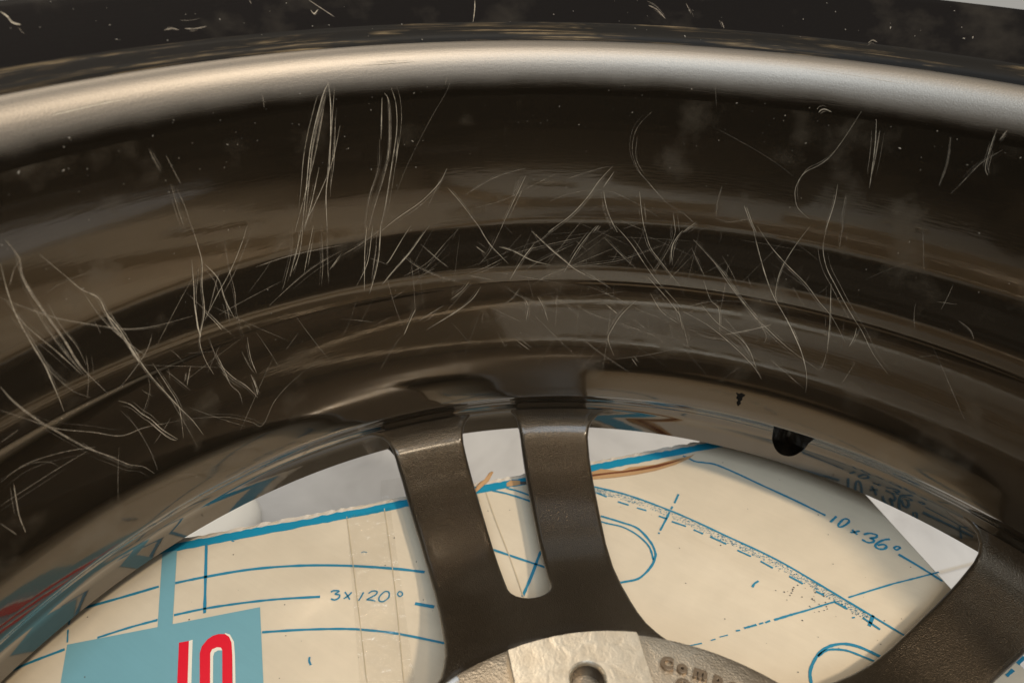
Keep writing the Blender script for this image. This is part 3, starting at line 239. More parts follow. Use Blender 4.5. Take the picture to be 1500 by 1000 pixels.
LINES=[[3,"line",[[-0.9599,0.195],[-0.8407,0.0931]]],[3,"line",[[-1.0326,-0.0328],[-0.9868,0.0323],[-0.9509,0.0851]]],[3,"line",[[-0.9333,0.1056],[-0.9002,0.1436],[-0.8456,0.1999],[-0.7802,0.2535],[-0.7081,0.3016],[-0.6314,0.3448],[-0.5812,0.3692]]],[2.6,"line",[[-0.8804,0.0619],[-0.8459,0.1011],[-0.8018,0.1437],[-0.7576,0.1822],[-0.701,0.2258]]],[2.6,"line",[[-0.9482,-0.0347],[-0.9216,0.006],[-0.8954,0.0407]]],[3.6,"line",[[-0.554,0.3068],[-0.522,0.3197]]],[2.6,"line",[[-0.7317,0.121],[-0.6821,0.1594],[-0.6263,0.1987],[-0.5863,0.2221],[-0.5354,0.2464],[-0.4552,0.2765]]],[3,"line",[[-1.0237,-0.1738],[-1.0121,-0.1538],[-0.9939,-0.115],[-0.9727,-0.0763]]],[1.6,"line",[[-1.0279,-0.0296],[-1.0096,-0.0461]]],[1.4,"line",[[-1.0021,-0.052],[-0.9806,-0.0667]]],[2,"line",[[-0.6333,0.1319],[-0.6288,0.1262],[-0.6214,0.1224]]],[2.6,"line",[[-0.5144,0.4799],[-0.4545,0.4911],[-0.3975,0.502]]],[3,"line",[[-0.4044,0.4233],[-0.4157,0.476],[-0.4286,0.5277],[-0.4203,0.5236]]],[2.6,"line",[[-0.5953,0.6062],[-0.5578,0.6177],[-0.5034,0.6274]]],[2.6,"line",[[-0.5705,0.6299],[-0.5444,0.6359],[-0.511,0.6402]]],[2.8,"line",[[-0.3029,0.9271],[-0.2905,0.9277],[-0.2742,0.926],[-0.2553,0.9338],[-0.232,0.942],[-0.1847,0.9415],[-0.1331,0.9376],[-0.0662,0.9338],[0.0031,0.9268]]],[3,"line",[[0.1456,0.9043],[0.1822,0.8959],[0.2252,0.8836]]],[2.4,"line",[[-0.4368,0.7321],[-0.4166,0.7363],[-0.35,0.7535],[-0.2464,0.7631],[-0.1441,0.7623],[-0.0471,0.7599],[0.0498,0.745],[0.1297,0.731],[0.1912,0.72]]],[2.2,"line",[[-0.4096,0.7225],[-0.3869,0.724]]],[2.2,"line",[[-0.3625,0.7247],[-0.34,0.7287]]],[2.2,"line",[[-0.323,0.7312],[-0.3039,0.7353]]],[2.2,"line",[[-0.2774,0.7357],[-0.2609,0.7382]]],[2.2,"line",[[-0.2502,0.7369],[-0.2218,0.7412]]],[2.2,"line",[[-0.2061,0.7412],[-0.1867,0.7419]]],[2.2,"line",[[-0.1731,0.7428],[-0.1401,0.7427]]],[2.2,"line",[[-0.1175,0.74],[-0.0909,0.7402]]],[2.2,"line",[[-0.0722,0.7392],[-0.048,0.7364]]],[2.4,"line",[[-0.017,0.7349],[0.0088,0.732]]],[2.4,"line",[[0.0331,0.7285],[0.0478,0.7278]]],[2.4,"line",[[0.0679,0.7238],[0.0898,0.7213]]],[2.6,"line",[[0.1173,0.7178],[0.1473,0.71]]],[3.4,"line",[[0.1315,0.7339],[0.1298,0.7065]]],[2.4,"line",[[-0.267,0.8142],[-0.2646,0.7862]]],[2.4,"line",[[-0.2645,0.7751],[-0.2639,0.7666]]],[2.4,"line",[[-0.2634,0.7582],[-0.2615,0.7293],[-0.2604,0.7027]]],[2,"line",[[-0.26,0.6968],[-0.2592,0.6932]]],[2.6,"line",[[-0.374,0.6706],[-0.3645,0.6728],[-0.3331,0.679],[-0.2994,0.6827],[-0.2643,0.6654],[-0.246,0.6461],[-0.2419,0.6334],[-0.2398,0.6177],[-0.2424,0.5936],[-0.2493,0.5725],[-0.2655,0.5545],[-0.2756,0.5442]]],[2.2,"line",[[-0.3676,0.6579],[-0.3529,0.6614],[-0.3255,0.6694],[-0.2922,0.6669],[-0.2618,0.6532],[-0.2428,0.629]]],[1.3,"line",[[-0.1209,0.4947],[-0.1034,0.5124]]],[1.2,"line",[[-0.0926,0.5258],[-0.0867,0.5328]]],[1.3,"line",[[-0.0821,0.5405],[-0.0717,0.5521]]],[1.6,"line",[[-0.0625,0.5677],[-0.057,0.573]]],[2.2,"line",[[-0.0523,0.5809],[-0.0365,0.5994]]],[1.6,"line",[[-0.0329,0.6034],[-0.0277,0.6101]]],[2,"line",[[-0.0247,0.6121],[-0.0189,0.6208]]],[2.6,"line",[[-0.0133,0.6262],[0.0099,0.6548]]],[2,"line",[[0.0099,0.6548],[0.0327,0.6817],[0.0555,0.7104],[0.0686,0.726]]],[2,"line",[[0.0864,0.7483],[0.1169,0.7861],[0.149,0.8255]]],[1.8,"line",[[0.149,0.8255],[0.1812,0.8616],[0.217,0.9022]]],[3,"line",[[0.0763,0.5317],[0.0714,0.5424],[0.0646,0.5651],[0.0682,0.6],[0.08,0.6261],[0.1004,0.6458],[0.1254,0.6546],[0.1583,0.6551]]],[2.4,"line",[[0.0688,0.5974],[0.0796,0.6182],[0.103,0.6337],[0.1232,0.6379],[0.1523,0.6406]]],[2.2,"line",[[-0.0669,0.6726],[-0.0661,0.6821],[-0.0616,0.6923]]],[1.6,"line",[[0.101,0.707],[0.1048,0.7112]]],[3,"line",[[0.3409,0.7344],[0.3498,0.7533]]],[4,"line",[[0.3549,0.77],[0.3639,0.791]]],[2.6,"line",[[0.0225,0.9368],[0.0193,0.9258],[0.0156,0.914]]],[2.4,"line",[[0.0438,0.9423],[0.0368,0.9376],[0.0319,0.9224],[0.0312,0.9127],[0.0365,0.9127],[0.043,0.9237],[0.0473,0.9374],[0.0438,0.9423]]],[2.6,"line",[[0.0567,0.9187],[0.0613,0.9143],[0.0682,0.9109]]],[2.4,"line",[[0.0701,0.9232],[0.0635,0.9157],[0.0557,0.9085]]],[2.6,"line",[[0.0791,0.9182],[0.0875,0.9278],[0.1006,0.9317],[0.1003,0.9235],[0.0914,0.9156],[0.0982,0.9152],[0.0982,0.9084],[0.0895,0.9016],[0.0785,0.903]]],[2.6,"line",[[0.1245,0.9348],[0.1141,0.9249],[0.1054,0.9093],[0.1041,0.8998],[0.1106,0.8969],[0.1196,0.9024],[0.1224,0.912],[0.1161,0.9136],[0.1074,0.9048]]],[2.2,"line",[[0.1461,0.9241],[0.1407,0.9243],[0.1354,0.9169],[0.1407,0.9137],[0.1461,0.9241]]],[1.9,"line",[[-0.6916,0.2432],[-0.6905,0.2478],[-0.6815,0.2528],[-0.6827,0.2444],[-0.6754,0.2473],[-0.6722,0.2418],[-0.6755,0.2348],[-0.6822,0.2333]]],[1.7,"line",[[-0.672,0.2572],[-0.6626,0.2539],[-0.6539,0.2501]]],[1.8,"line",[[-0.6614,0.2633],[-0.6615,0.2546],[-0.6639,0.2454]]],[1.7,"line",[[-0.6441,0.2749],[-0.6413,0.2652],[-0.6396,0.2568]]],[1.7,"line",[[-0.6352,0.2779],[-0.6328,0.2853],[-0.6255,0.2892],[-0.623,0.2822],[-0.629,0.2668],[-0.6229,0.2698],[-0.6147,0.2725]]],[1.7,"line",[[-0.6065,0.2999],[-0.6137,0.297],[-0.6148,0.2838],[-0.6096,0.2768],[-0.6025,0.2796],[-0.6004,0.2915],[-0.6065,0.2999]]],[1.6,"line",[[-0.5869,0.312],[-0.5924,0.3113],[-0.5916,0.305],[-0.5852,0.3035],[-0.5836,0.3084],[-0.5869,0.312]]],[0.9,"line",[[-0.7058,0.3385],[-0.704,0.3429],[-0.6975,0.3451]]],[1.3,"line",[[-0.9257,0.2248],[-0.9209,0.2269]]],[1.0,"seam",[[-0.7884,0.3895],[-0.6739,0.2857],[-0.5224,0.1456]]],[1.0,"seam",[[-0.7416,0.4468],[-0.616,0.3243],[-0.4739,0.1776]]],[1.2,"seam",[[-0.598,0.5951],[-0.5447,0.5472],[-0.4655,0.48],[-0.3925,0.4142]]],[1.0,"seam",[[-0.6109,0.5818],[-0.5947,0.568]]]]
POLYS={"edge":[[-1.026,0.1371],[-0.7276,0.4871],[-0.4538,0.7963],[-0.2669,0.9994],[0.0785,1.0223],[0.2499,0.8694]],"bandtop":[[-0.9689,0.2047],[-0.7288,0.4864],[-0.6144,0.6119],[-0.4536,0.7864]],"bandbot":[[-0.9551,0.1933],[-0.7143,0.4685],[-0.6015,0.5928]],"strip":[[-1.0084,0.1356],[-0.9915,0.1545],[-0.8679,0.0495],[-0.8809,0.0299]],"panel":[[-0.9775,-0.0691],[-0.772,0.1535],[-0.6616,0.0593],[-0.924,-0.1136]],"bar":[[-0.8295,0.0325],[-0.8187,0.0435],[-0.7509,-0.0131],[-0.7645,-0.022]],"barw":[[-0.8187,0.0435],[-0.8157,0.0485],[-0.7465,-0.0102],[-0.7509,-0.0131]],"arch_o":[[-0.7351,-0.0026],[-0.7857,0.0385],[-0.793,0.0485],[-0.7957,0.0618],[-0.7939,0.0714],[-0.7889,0.0785],[-0.7796,0.0847],[-0.7699,0.0849],[-0.7581,0.0797],[-0.7391,0.0649],[-0.6931,0.025]],"arch_i":[[-0.7219,0.0061],[-0.7715,0.0479],[-0.7746,0.0539],[-0.7712,0.0607],[-0.7651,0.064],[-0.7594,0.0618],[-0.7525,0.056],[-0.7288,0.0359],[-0.706,0.0165]],"archw_o":[[-0.6931,0.025],[-0.7391,0.0649],[-0.7581,0.0797],[-0.7699,0.0849],[-0.7796,0.0847],[-0.7825,0.0858],[-0.7725,0.0886],[-0.7564,0.0832],[-0.7356,0.0672],[-0.6897,0.0272]],"archw_i":[[-0.7219,0.0061],[-0.7715,0.0479],[-0.7746,0.0539],[-0.7712,0.0607],[-0.7651,0.064],[-0.7594,0.0618],[-0.7649,0.0582],[-0.767,0.0524],[-0.7629,0.0463],[-0.7184,0.0084]],"torn":[[-0.4463,0.769],[-0.4336,0.7888],[-0.414,0.7983],[-0.3949,0.8088],[-0.3848,0.8281],[-0.3645,0.8469],[-0.3417,0.8674],[-0.3167,0.9022],[-0.2879,0.9373],[-0.2828,0.9486],[-0.2873,0.9274],[-0.3048,0.8925],[-0.3342,0.85],[-0.3655,0.814],[-0.3981,0.7822],[-0.4361,0.7493]],"torncore":[[-0.4398,0.7564],[-0.4142,0.7822],[-0.3862,0.8073],[-0.359,0.8344],[-0.3322,0.8638],[-0.3126,0.8922],[-0.296,0.9215],[-0.3146,0.8972],[-0.3409,0.8654],[-0.362,0.8411],[-0.3884,0.812],[-0.4164,0.7868],[-0.4425,0.7618]],"patch":[[-0.5778,0.6413],[-0.575,0.6527],[-0.558,0.6631],[-0.5518,0.6531],[-0.5656,0.6379],[-0.5726,0.6331]],"patchdark":[[-0.5564,0.6606],[-0.547,0.667],[-0.5402,0.6668],[-0.5382,0.6635],[-0.5518,0.6531]],"splint":[[-0.6199,0.5803],[-0.6227,0.6016],[-0.6163,0.6224],[-0.6212,0.6503],[-0.6165,0.6511],[-0.6105,0.6239],[-0.6124,0.6015],[-0.6142,0.5818]],"tape":[[-0.7961,0.5006],[-0.7639,0.5319],[-0.7207,0.4829],[-0.7519,0.4464]],"tapestrip":[[-0.7884,0.3895],[-0.7327,0.455],[-0.4651,0.1752],[-0.5161,0.1416]],"stip":[[-0.3774,0.7396],[0.1308,0.7251]]}
FLOOR_PTS={"round": [[-2.0074, 0.8594], [-1.9591, 0.9008], [-1.8722, 0.9249], [-1.7853, 0.8994], [-1.743, 0.8669]], "joint": [[0.3499, 1.9563], [0.485, 2.1114]]}
SPECKS=[[-1.1728,0.0981,0.6],[-1.3782,0.0783,0.5],[-0.9056,0.1659,0.5],[-1.1955,0.1028,1],[-0.9697,0.0727,0.8],[-1.2205,0.1674,0.5],[-0.1707,0.0923,0.6],[-1.2928,0.1508,0.8],[-0.5118,0.0688,0.8],[-1.4076,0.1585,1],[-1.009,0.088,0.6],[-0.7773,0.0869,0.5],[0.0108,0.1102,0.8],[-1.5144,0.1614,0.8],[-0.5978,0.1637,1],[-1.242,0.1289,0.8],[-0.5576,0.0928,0.8],[-1.1296,0.0626,0.5],[-1.4436,0.2469,1],[-0.6693,0.1127,0.8],[-0.3761,0.1201,0.5],[-0.8845,0.137,0.6],[-0.494,0.0968,0.8],[-0.3096,0.0671,0.8],[-0.4984,0.073,0.5],[-0.3648,0.1138,0.8],[-0.2743,0.0899,0.8],[-0.0155,0.0773,0.8],[-0.8031,0.1641,0.8],[-0.3265,0.0807,0.8],[-1.4699,0.0768,1.4],[-0.8937,0.2453,1],[-0.4077,0.145,0.8],[-1.0833,0.091,0.8],[-0.9369,0.1116,0.5],[-0.9636,0.0634,0.8],[-1.2623,0.0569,0.8],[-0.6031,0.123,0.8],[0.0532,0.0825,0.5],[-1.4089,0.0609,1.4],[-1.2644,0.0601,0.5],[-0.6502,0.0903,1],[-1.1491,0.0794,1],[-1.075,0.0478,0.8],[-0.4697,0.0674,0.8],[-0.8864,0.0957,0.5],[-1.2064,0.1342,0.8],[-0.1699,0.0834,0.8],[-1.2445,0.0916,1],[-1.2062,0.0564,0.6],[-0.8732,0.0544,0.8],[-0.6143,0.1195,1],[-0.9017,0.1365,1.4],[-0.3029,0.1131,0.8],[-0.9332,0.2067,1],[-0.0547,0.113,0.6],[-1.0137,0.1177,1.4],[-1.054,0.1533,0.8],[-0.6808,0.1167,0.8],[-1.0126,0.1376,0.8],[0.0632,0.2059,1.4],[-0.4285,0.1434,0.5],[-0.9161,0.1409,0.8],[-0.431,0.1407,0.5],[-0.1117,0.0761,0.8],[-0.2968,0.127,0.8],[-1.2203,0.1978,0.5],[-0.5425,0.0559,0.8],[-1.3443,0.0815,0.6],[-0.6362,0.1792,0.6],[-1.2931,0.1342,1],[-0.2493,0.1353,0.8],[-0.046,0.0707,1.4],[-0.5684,0.0636,0.8],[-0.627,0.0579,0.5],[-0.9749,0.1752,1],[-0.0633,0.064,0.5],[-1.3898,0.0941,1],[-0.812,0.1065,0.8],[-1.2017,0.2275,0.8],[-0.136,0.0698,1],[-0.2266,0.0658,0.8],[-0.7053,0.1931,0.8],[-1.4119,0.0881,0.6],[-0.4859,0.1309,0.5],[-0.2218,0.0839,0.6],[-0.9536,0.107,0.8],[-0.7398,0.1536,0.8],[-1.1292,0.0528,0.6],[-1.4725,0.0446,0.8],[-1.3497,0.1247,1],[-0.7581,0.1363,0.5],[-0.6943,0.1048,0.6],[-0.2738,0.0818,1.4],[-1.5188,0.1545,1],[-0.0417,0.0936,0.8],[-0.2153,0.211,1],[-0.231,0.1205,1],[-0.5247,0.0969,1],[-0.9673,0.0821,1.4],[-1.0099,0.1369,1.4],[-0.2035,0.0882,0.6],[-1.0935,0.0883,0.8],[-0.4295,0.07,0.5],[-1.4086,0.1193,0.8],[-0.4467,0.186,0.8],[-1.2677,0.1078,1],[0.0157,0.1046,0.5],[-0.21,0.1117,0.6],[-1.277,0.1962,0.8],[-0.4514,0.0817,0.5],[-1.2557,0.0463,0.8],[-0.4312,0.0551,1.4],[-1.0732,0.1442,1.4],[-0.8983,0.1798,1.4],[-1.2017,0.1268,0.8],[-1.1795,0.0878,0.8],[-0.0496,0.1317,0.8],[-0.7194,0.1155,0.8],[-0.883,0.0613,0.5],[-1.1503,0.1048,1],[-0.5287,0.1025,0.8],[-0.8954,0.0623,1],[-1.3987,0.0522,1.4],[-0.0319,0.0915,0.5],[-0.2905,0.0884,0.8],[-1.2094,0.1727,0.5],[-1.3035,0.1003,0.6],[-1.3981,0.0552,0.8],[-0.2393,0.0657,1.4],[-0.522,0.0736,0.5],[-0.6859,0.1446,0.6],[-0.295,0.0996,0.5],[-1.3666,0.1886,0.5],[-0.0892,0.1054,1.4],[-0.3718,0.1324,1.4],[-1.2952,0.0716,1.4],[-0.3544,0.0707,1],[-0.9741,0.2021,0.6],[-0.7277,0.054,0.6],[-1.1985,0.0679,0.8],[-1.2793,0.1154,0.8],[-0.7043,0.1139,0.8],[-1.0205,0.0613,0.8],[-1.4185,0.0882,1.4],[-1.4581,0.0488,0.6],[-1.3914,0.1024,0.5],[-1.1805,0.1054,1],[-1.4897,0.0988,0.8],[0.0743,0.0848,1.4],[-0.151,-0.0412,1.6],[-0.9707,-0.0433,0.8],[-1.2828,-0.045,1],[-1.0253,-0.0244,1.6],[-0.5585,-0.0476,0.8],[-1.1001,-0.0197,1],[-0.2739,-0.0406,1],[-0.2448,-0.062,0.8],[-0.1163,-0.0353,0.6],[-0.5522,-0.024,1],[-0.0818,-0.0725,0.6],[-0.725,-0.0209,0.8],[-1.3593,-0.0508,1],[-0.2737,-0.02,1],[-1.281,-0.0302,0.6],[-1.3126,-0.064,1],[-0.5236,-0.0496,0.6],[-1.3891,-0.0534,0.8],[-0.9485,-0.0099,1],[-0.2303,-0.0527,1.6],[-0.5079,-0.0313,0.8],[-0.8675,-0.0025,1],[-0.6235,-0.0341,0.8],[-0.3942,-0.0347,0.8],[-1.1466,-0.0393,1.6],[-0.0758,-0.0684,1.6],[-0.0423,-0.0416,1.6],[-1.0013,-0.0243,1],[-1.05,-0.0508,1.6],[-1.0765,-0.0432,0.8],[-0.5386,-0.0347,0.8],[-0.5273,-0.0164,1],[-0.4489,-0.0104,1.6],[-0.3019,-0.0304,0.6],[-0.7979,0.0001,0.8],[-1.2958,-0.0504,0.6],[-1.2841,-0.0308,1],[-0.1529,-0.0459,0.8],[-0.1103,-0.0738,0.8],[-0.1106,-0.0423,0.8],[-0.4382,-0.041,1],[-0.5093,-0.0153,1],[-0.0116,-0.075,0.8],[-1.3318,-0.0729,0.8],[-0.4239,-0.0072,0.6],[-0.4435,-0.0408,1.6],[-1.2754,-0.0616,0.8],[-0.8936,-0.0209,1.6],[-0.6549,-0.0299,1.6],[-0.1931,-0.0337,0.6],[-1.1868,-0.0475,1],[-1.1174,-0.0331,0.8],[-0.0602,-0.0511,1.6],[-0.9394,-0.0177,0.8],[-1.1747,-0.047,0.8],[-1.3626,-0.0732,1],[-0.2118,-0.0334,1.6],[-0.0529,-0.0392,1.6],[-1.2247,-0.0239,1.6],[-0.9465,-0.0502,0.8],[-0.8318,0.4461,1],[-1.2428,0.2492,0.5],[0.0013,0.3032,0.5],[-1.3108,0.3188,0.8],[-0.5182,0.4484,0.5],[-0.9454,0.2598,0.6],[-0.4987,0.2403,0.8],[-1.2373,0.3725,0.8],[-1.3074,0.2411,0.8],[-1.1678,0.2639,0.5],[-0.6394,0.3206,0.6],[-0.7351,0.4848,0.5],[-0.0049,0.3389,0.6],[-1.3765,0.3292,0.5],[-0.6501,0.3141,0.5],[-0.345,0.2042,0.6],[-0.6416,0.2863,0.5],[-1.1364,0.4472,0.8],[-1.2557,0.2896,0.8],[-0.6618,0.4599,0.5],[-0.0285,0.2469,1],[-1.4795,0.2033,0.8],[-1.4519,0.2325,0.5],[-0.1234,0.4283,0.5],[-1.1556,0.4297,0.6],[-0.1472,0.2359,0.5],[0.1019,0.1471,0.5],[0.0968,0.2964,1],[-1.4687,0.2521,0.8],[-0.386,0.4041,0.5],[-0.3783,0.2118,1],[0.1517,0.3965,0.8],[-0.6959,0.4255,0.6],[-0.5634,0.2365,0.5],[-0.5405,0.1988,0.5],[-0.2048,0.3541,1],[-0.1889,0.3678,0.6],[-0.6758,0.3769,0.6],[0.1312,0.2687,1],[0.1631,0.3001,0.5],[-0.5624,0.39,0.6],[-1.1783,0.3386,1],[0.0413,0.1983,0.6],[-1.0667,0.2682,0.8],[-0.3194,0.3629,0.8],[-1.1827,0.4282,0.6],[-1.0979,0.449,0.8],[-0.4667,0.2595,1],[-1.4723,0.3794,0.5],[-0.6885,0.2127,0.5],[-0.0065,0.3667,0.6],[-1.2197,0.2282,1],[-0.952,0.3902,1],[-1.1014,0.1986,0.5],[-1.3912,0.1476,0.5],[-0.9264,0.2396,0.5],[-0.5978,0.5435,0.8],[-0.7052,0.5046,0.6],[-1.535,0.1941,1],[-0.5805,0.3615,1],[-0.6286,0.228,0.6],[-1.4291,0.2259,0.6],[-0.2689,0.213,0.5],[-1.3796,0.2567,0.8],[-0.1927,0.475,0.8],[-0.913,0.2887,1],[0.0312,0.3732,0.8],[0.0344,0.461,0.5],[-0.3166,0.3304,0.8],[-0.0142,0.3346,0.6],[0.0259,0.2373,0.8],[-0.6563,0.3716,0.6],[-0.4854,0.4661,0.6],[-0.0389,0.2697,1],[-0.8456,0.3662,0.5],[-0.7348,0.5268,1],[-0.2183,0.3315,0.8],[-1.2654,0.2457,0.6],[-1.1814,0.378,1],[-0.1728,0.4382,1],[0.082,0.3659,0.8],[-0.4676,0.4815,0.5],[-0.2406,0.4023,0.8],[-0.5342,0.4375,0.6],[-0.0785,0.3095,0.8],[-1.3382,0.1424,0.6],[-0.2298,0.2297,0.8],[-0.0796,0.3453,0.8],[-0.1466,0.3875,0.5],[-0.8446,0.4367,0.6]]

FLOOR_Z = 1.9
ZC = .845                                   # top of the box lid

# ------------------------------------------------------------------ floor
mesh_obj('floor', [(-12, -12, -FLOOR_Z), (12, -12, -FLOOR_Z), (12, 12, -FLOOR_Z), (-12, 12, -FLOOR_Z)], [(0, 1, 2, 3)], M_floor, None, False)['kind'] = 'structure'
jp = [Vector(q) for q in FLOOR_PTS['joint']]
jd = (jp[1] - jp[0]).normalized(); jn = Vector((-jd.y, jd.x)) * .006
ja, jb = jp[0] - jd * 1.5, jp[1] + jd * 2.0
M_joint, nt, b = mat('floor_joint_dirt'); b.inputs['Base Color'].default_value = (.42, .40, .37, 1); b.inputs['Roughness'].default_value = .9
mesh_obj('floor_joint', [(*(ja - jn), -FLOOR_Z + .003), (*(jb - jn), -FLOOR_Z + .003), (*(jb + jn), -FLOOR_Z + .003), (*(ja + jn), -FLOOR_Z + .003)], [(0, 1, 2, 3)], M_joint, None, False)['kind'] = 'structure'

# ------------------------------------------------------------------ wheel
wheel = empty('alloy_wheel', 'scratched dark bronze alloy wheel lying face down on the printed cardboard box', 'wheel', (0, 0, -.842 * S))
WZ = .842                                   # children keep world-like coordinates through this offset
def wchild(o, parent=None):
    o.parent = parent or wheel
    if not parent: o.location = (0, 0, WZ * S)
    return o
def fine(prof, step=.012):
    """more rings along long straight runs, keeps corners"""
    out = [prof[0]]
    for a, b_ in zip(prof, prof[1:]):
        n = max(1, int(math.dist(a, b_) / step))
        for i in range(1, n + 1): out.append((a[0] + (b_[0]-a[0])*i/n, a[1] + (b_[1]-a[1])*i/n))
    return out
barrel = lathe('barrel', fine(PROFILE_BARREL + PROFILE_OUT) , M_barrel, None, 400)
# the outer end of the profile meets the lip part, so the wheel is closed
wchild(barrel)
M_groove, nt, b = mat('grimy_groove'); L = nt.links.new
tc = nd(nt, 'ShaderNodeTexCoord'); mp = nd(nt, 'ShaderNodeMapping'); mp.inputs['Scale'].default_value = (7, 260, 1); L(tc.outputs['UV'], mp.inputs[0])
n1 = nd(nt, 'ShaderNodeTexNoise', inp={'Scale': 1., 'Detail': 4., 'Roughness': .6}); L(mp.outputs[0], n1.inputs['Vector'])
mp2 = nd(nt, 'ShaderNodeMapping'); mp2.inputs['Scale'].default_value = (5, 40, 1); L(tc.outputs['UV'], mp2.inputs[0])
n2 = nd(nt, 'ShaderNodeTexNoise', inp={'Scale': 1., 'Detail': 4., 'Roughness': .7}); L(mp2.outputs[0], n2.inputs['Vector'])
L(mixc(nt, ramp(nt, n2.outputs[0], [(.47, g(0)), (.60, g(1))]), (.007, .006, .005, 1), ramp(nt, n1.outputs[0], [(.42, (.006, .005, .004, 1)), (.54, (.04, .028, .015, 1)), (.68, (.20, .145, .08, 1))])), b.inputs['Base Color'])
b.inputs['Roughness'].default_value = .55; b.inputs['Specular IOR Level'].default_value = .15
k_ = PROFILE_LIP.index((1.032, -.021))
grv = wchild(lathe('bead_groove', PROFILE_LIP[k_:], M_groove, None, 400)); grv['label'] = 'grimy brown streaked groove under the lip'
lip = wchild(lathe('rim_lip', fine([(1.13, -.02)] + PROFILE_LIP[:k_ + 1]), M_lip, None, 400))
lip['label'] = 'dusty dark outer rim lip'
roll = wchild(lathe('bead_roll', PROFILE_ROLL, M_roll, None, 400)); roll['label'] = 'satin metallic rounded edge inside the lip'

# valve hole cut into the ledge at the foot of the barrel
ac = math.radians(-6.35)
out2 = [(-.0365, .6530), (.0385, .6530), (.0345, .690), (.029, .722), (.022, .742), (.013, .755), (.002, .7605), (-.010, .760), (-.020, .752), (-.0285, .737), (-.034, .715), (-.036, .695)]
q_ = out2[:]; out2 = [q_[0], q_[1]]
for A_, B_, C_ in zip(q_[1:], q_[2:], q_[3:]):      # round the lower outline
    out2 += [tuple(.25*A_[k] + .75*B_[k] for k in (0, 1)), tuple(.125*A_[k] + .75*B_[k] + .125*C_[k] for k in (0, 1)), tuple(.75*B_[k] + .25*C_[k] for k in (0, 1))]
out2.append(q_[-1])
V = []; F = []
ca, sa = math.cos(ac), math.sin(ac)
for rr in (.86, 1.035):
    for (x, z) in out2:
        V.append((rr * sa + x * ca, rr * ca - x * sa, -z))
n = len(out2)
for i in range(n): F.append((i, (i+1) % n, n + (i+1) % n, n + i))
F.append(tuple(range(n))); F.append(tuple(range(2*n-1, n-1, -1)))
cut = mesh_obj('valve_cutter', V, F, M_hole, None, False)
bm = bmesh.new(); bm.from_mesh(cut.data); bmesh.ops.recalc_face_normals(bm, faces=bm.faces); bmesh.ops.triangulate(bm, faces=bm.faces); bm.to_mesh(cut.data); bm.free()
cut.location = (0, 0, 0); barrel_loc = barrel.location.copy()
# close the barrel section with its own ring so the boolean sees a solid
bm = bmesh.new(); bm.from_mesh(barrel.data)
ed = [e for e in bm.edges if len(e.link_faces) == 1]
if ed: bmesh.ops.bridge_loops(bm, edges=ed)
bmesh.ops.recalc_face_normals(bm, faces=bm.faces)
bm.to_mesh(barrel.data); bm.free()
barrel.parent = None; barrel.location = (0, 0, 0)
barrel.data.materials.append(M_hole)
for p_ in cut.data.polygons: p_.material_index = 1
cut.data.materials.clear(); cut.data.materials.append(M_barrel); cut.data.materials.append(M_hole)
md = barrel.modifiers.new('b', 'BOOLEAN'); md.operation = 'DIFFERENCE'; md.object = cut; md.solver = 'EXACT'
bpy.context.view_layer.update()
dg = bpy.context.evaluated_depsgraph_get()
me2 = bpy.data.meshes.new_from_object(barrel.evaluated_get(dg))
barrel.modifiers.clear(); barrel.data = me2
bpy.data.objects.remove(cut)
wchild(barrel)
sharp(barrel, 38)

# spokes: five twin spokes, each a 72 degree sector of the casting
def ztop(r):
    pts = [(.30, .655), (.352, .660), (.372, .669), (.384, .683), (.397, .700), (.44, .726), (.50, .752), (.56, .774), (.60, .785), (.64, .791), (.66, .793), (.79, .793), (.82, .792), (.85, .788), (.875, .781), (.895, .773), (.91, .765), (.923, .755), (.933, .744), (.941, .731), (.949, .714), (.97, .69), (.99, .68)]
    for (a, za), (b_, zb) in zip(pts, pts[1:]):
        if r <= b_: 
            t = (r - a) / (b_ - a); return za + (zb - za) * t
    return pts[-1][1]
def zts(r):   # smoothed
    return sum(ztop(r + d) for d in (-.02, -.012, -.006, 0, .006, .012, .02)) / 7
HALF = [(.392, 36), (.393, 31), (.398, 27.5), (.413, 24.5), (.434, 22.2), (.455, 20.4), (.48, 19.0), (.51, 17.8), (.55, 16.5), (.60, 15.3), (.66, 14.4), (.72, 13.8), (.80, 13.2), (.87, 12.75), (.905, 12.6), (.918, 12.7), (.929, 13.05), (.938, 13.7), (.945, 14.6), (.951, 15.9), (.965, 17.0)]
SLOT = [(.522, 0), (.523, .009), (.527, .018), (.534, .0265), (.544, .0325), (.556, .0360), (.60, .0385), (.70, .0445), (.80, .0505), (.88, .0565), (.905, .0585), (.918, .0582), (.929, .0560), (.938, .0510), (.945, .0440), (.965, .034)]
def resample(pts, step, polar):
    out = []
    for (a, b_), (c, d) in zip(pts, pts[1:]):
        L_ = math.hypot(c - a, (d - b_) * (math.radians(a) if polar else 1)); k = max(1, int(L_ / step))
        for i in range(k): out.append((a + (c-a)*i/k, b_ + (d-b_)*i/k))
    out.append(pts[-1]); return out
hp = resample(HALF, .012, True); sp = resample(SLOT, .012, False)
hp = [Vector((r * math.sin(math.radians(a)), r * math.cos(math.radians(a)))) for r, a in hp]
def lat(r, x): return Vector((x, math.sqrt(max(r*r - x*x, 0))))
sp = [lat(r, x) for r, x in sp]
mir = lambda q: Vector((-q.x, q.y))
RH = .352
arc = lambda r, a0, a1, n_: [Vector((r*math.sin(math.radians(a0+(a1-a0)*i/n_)), r*math.cos(math.radians(a0+(a1-a0)*i/n_)))) for i in range(n_+1)]
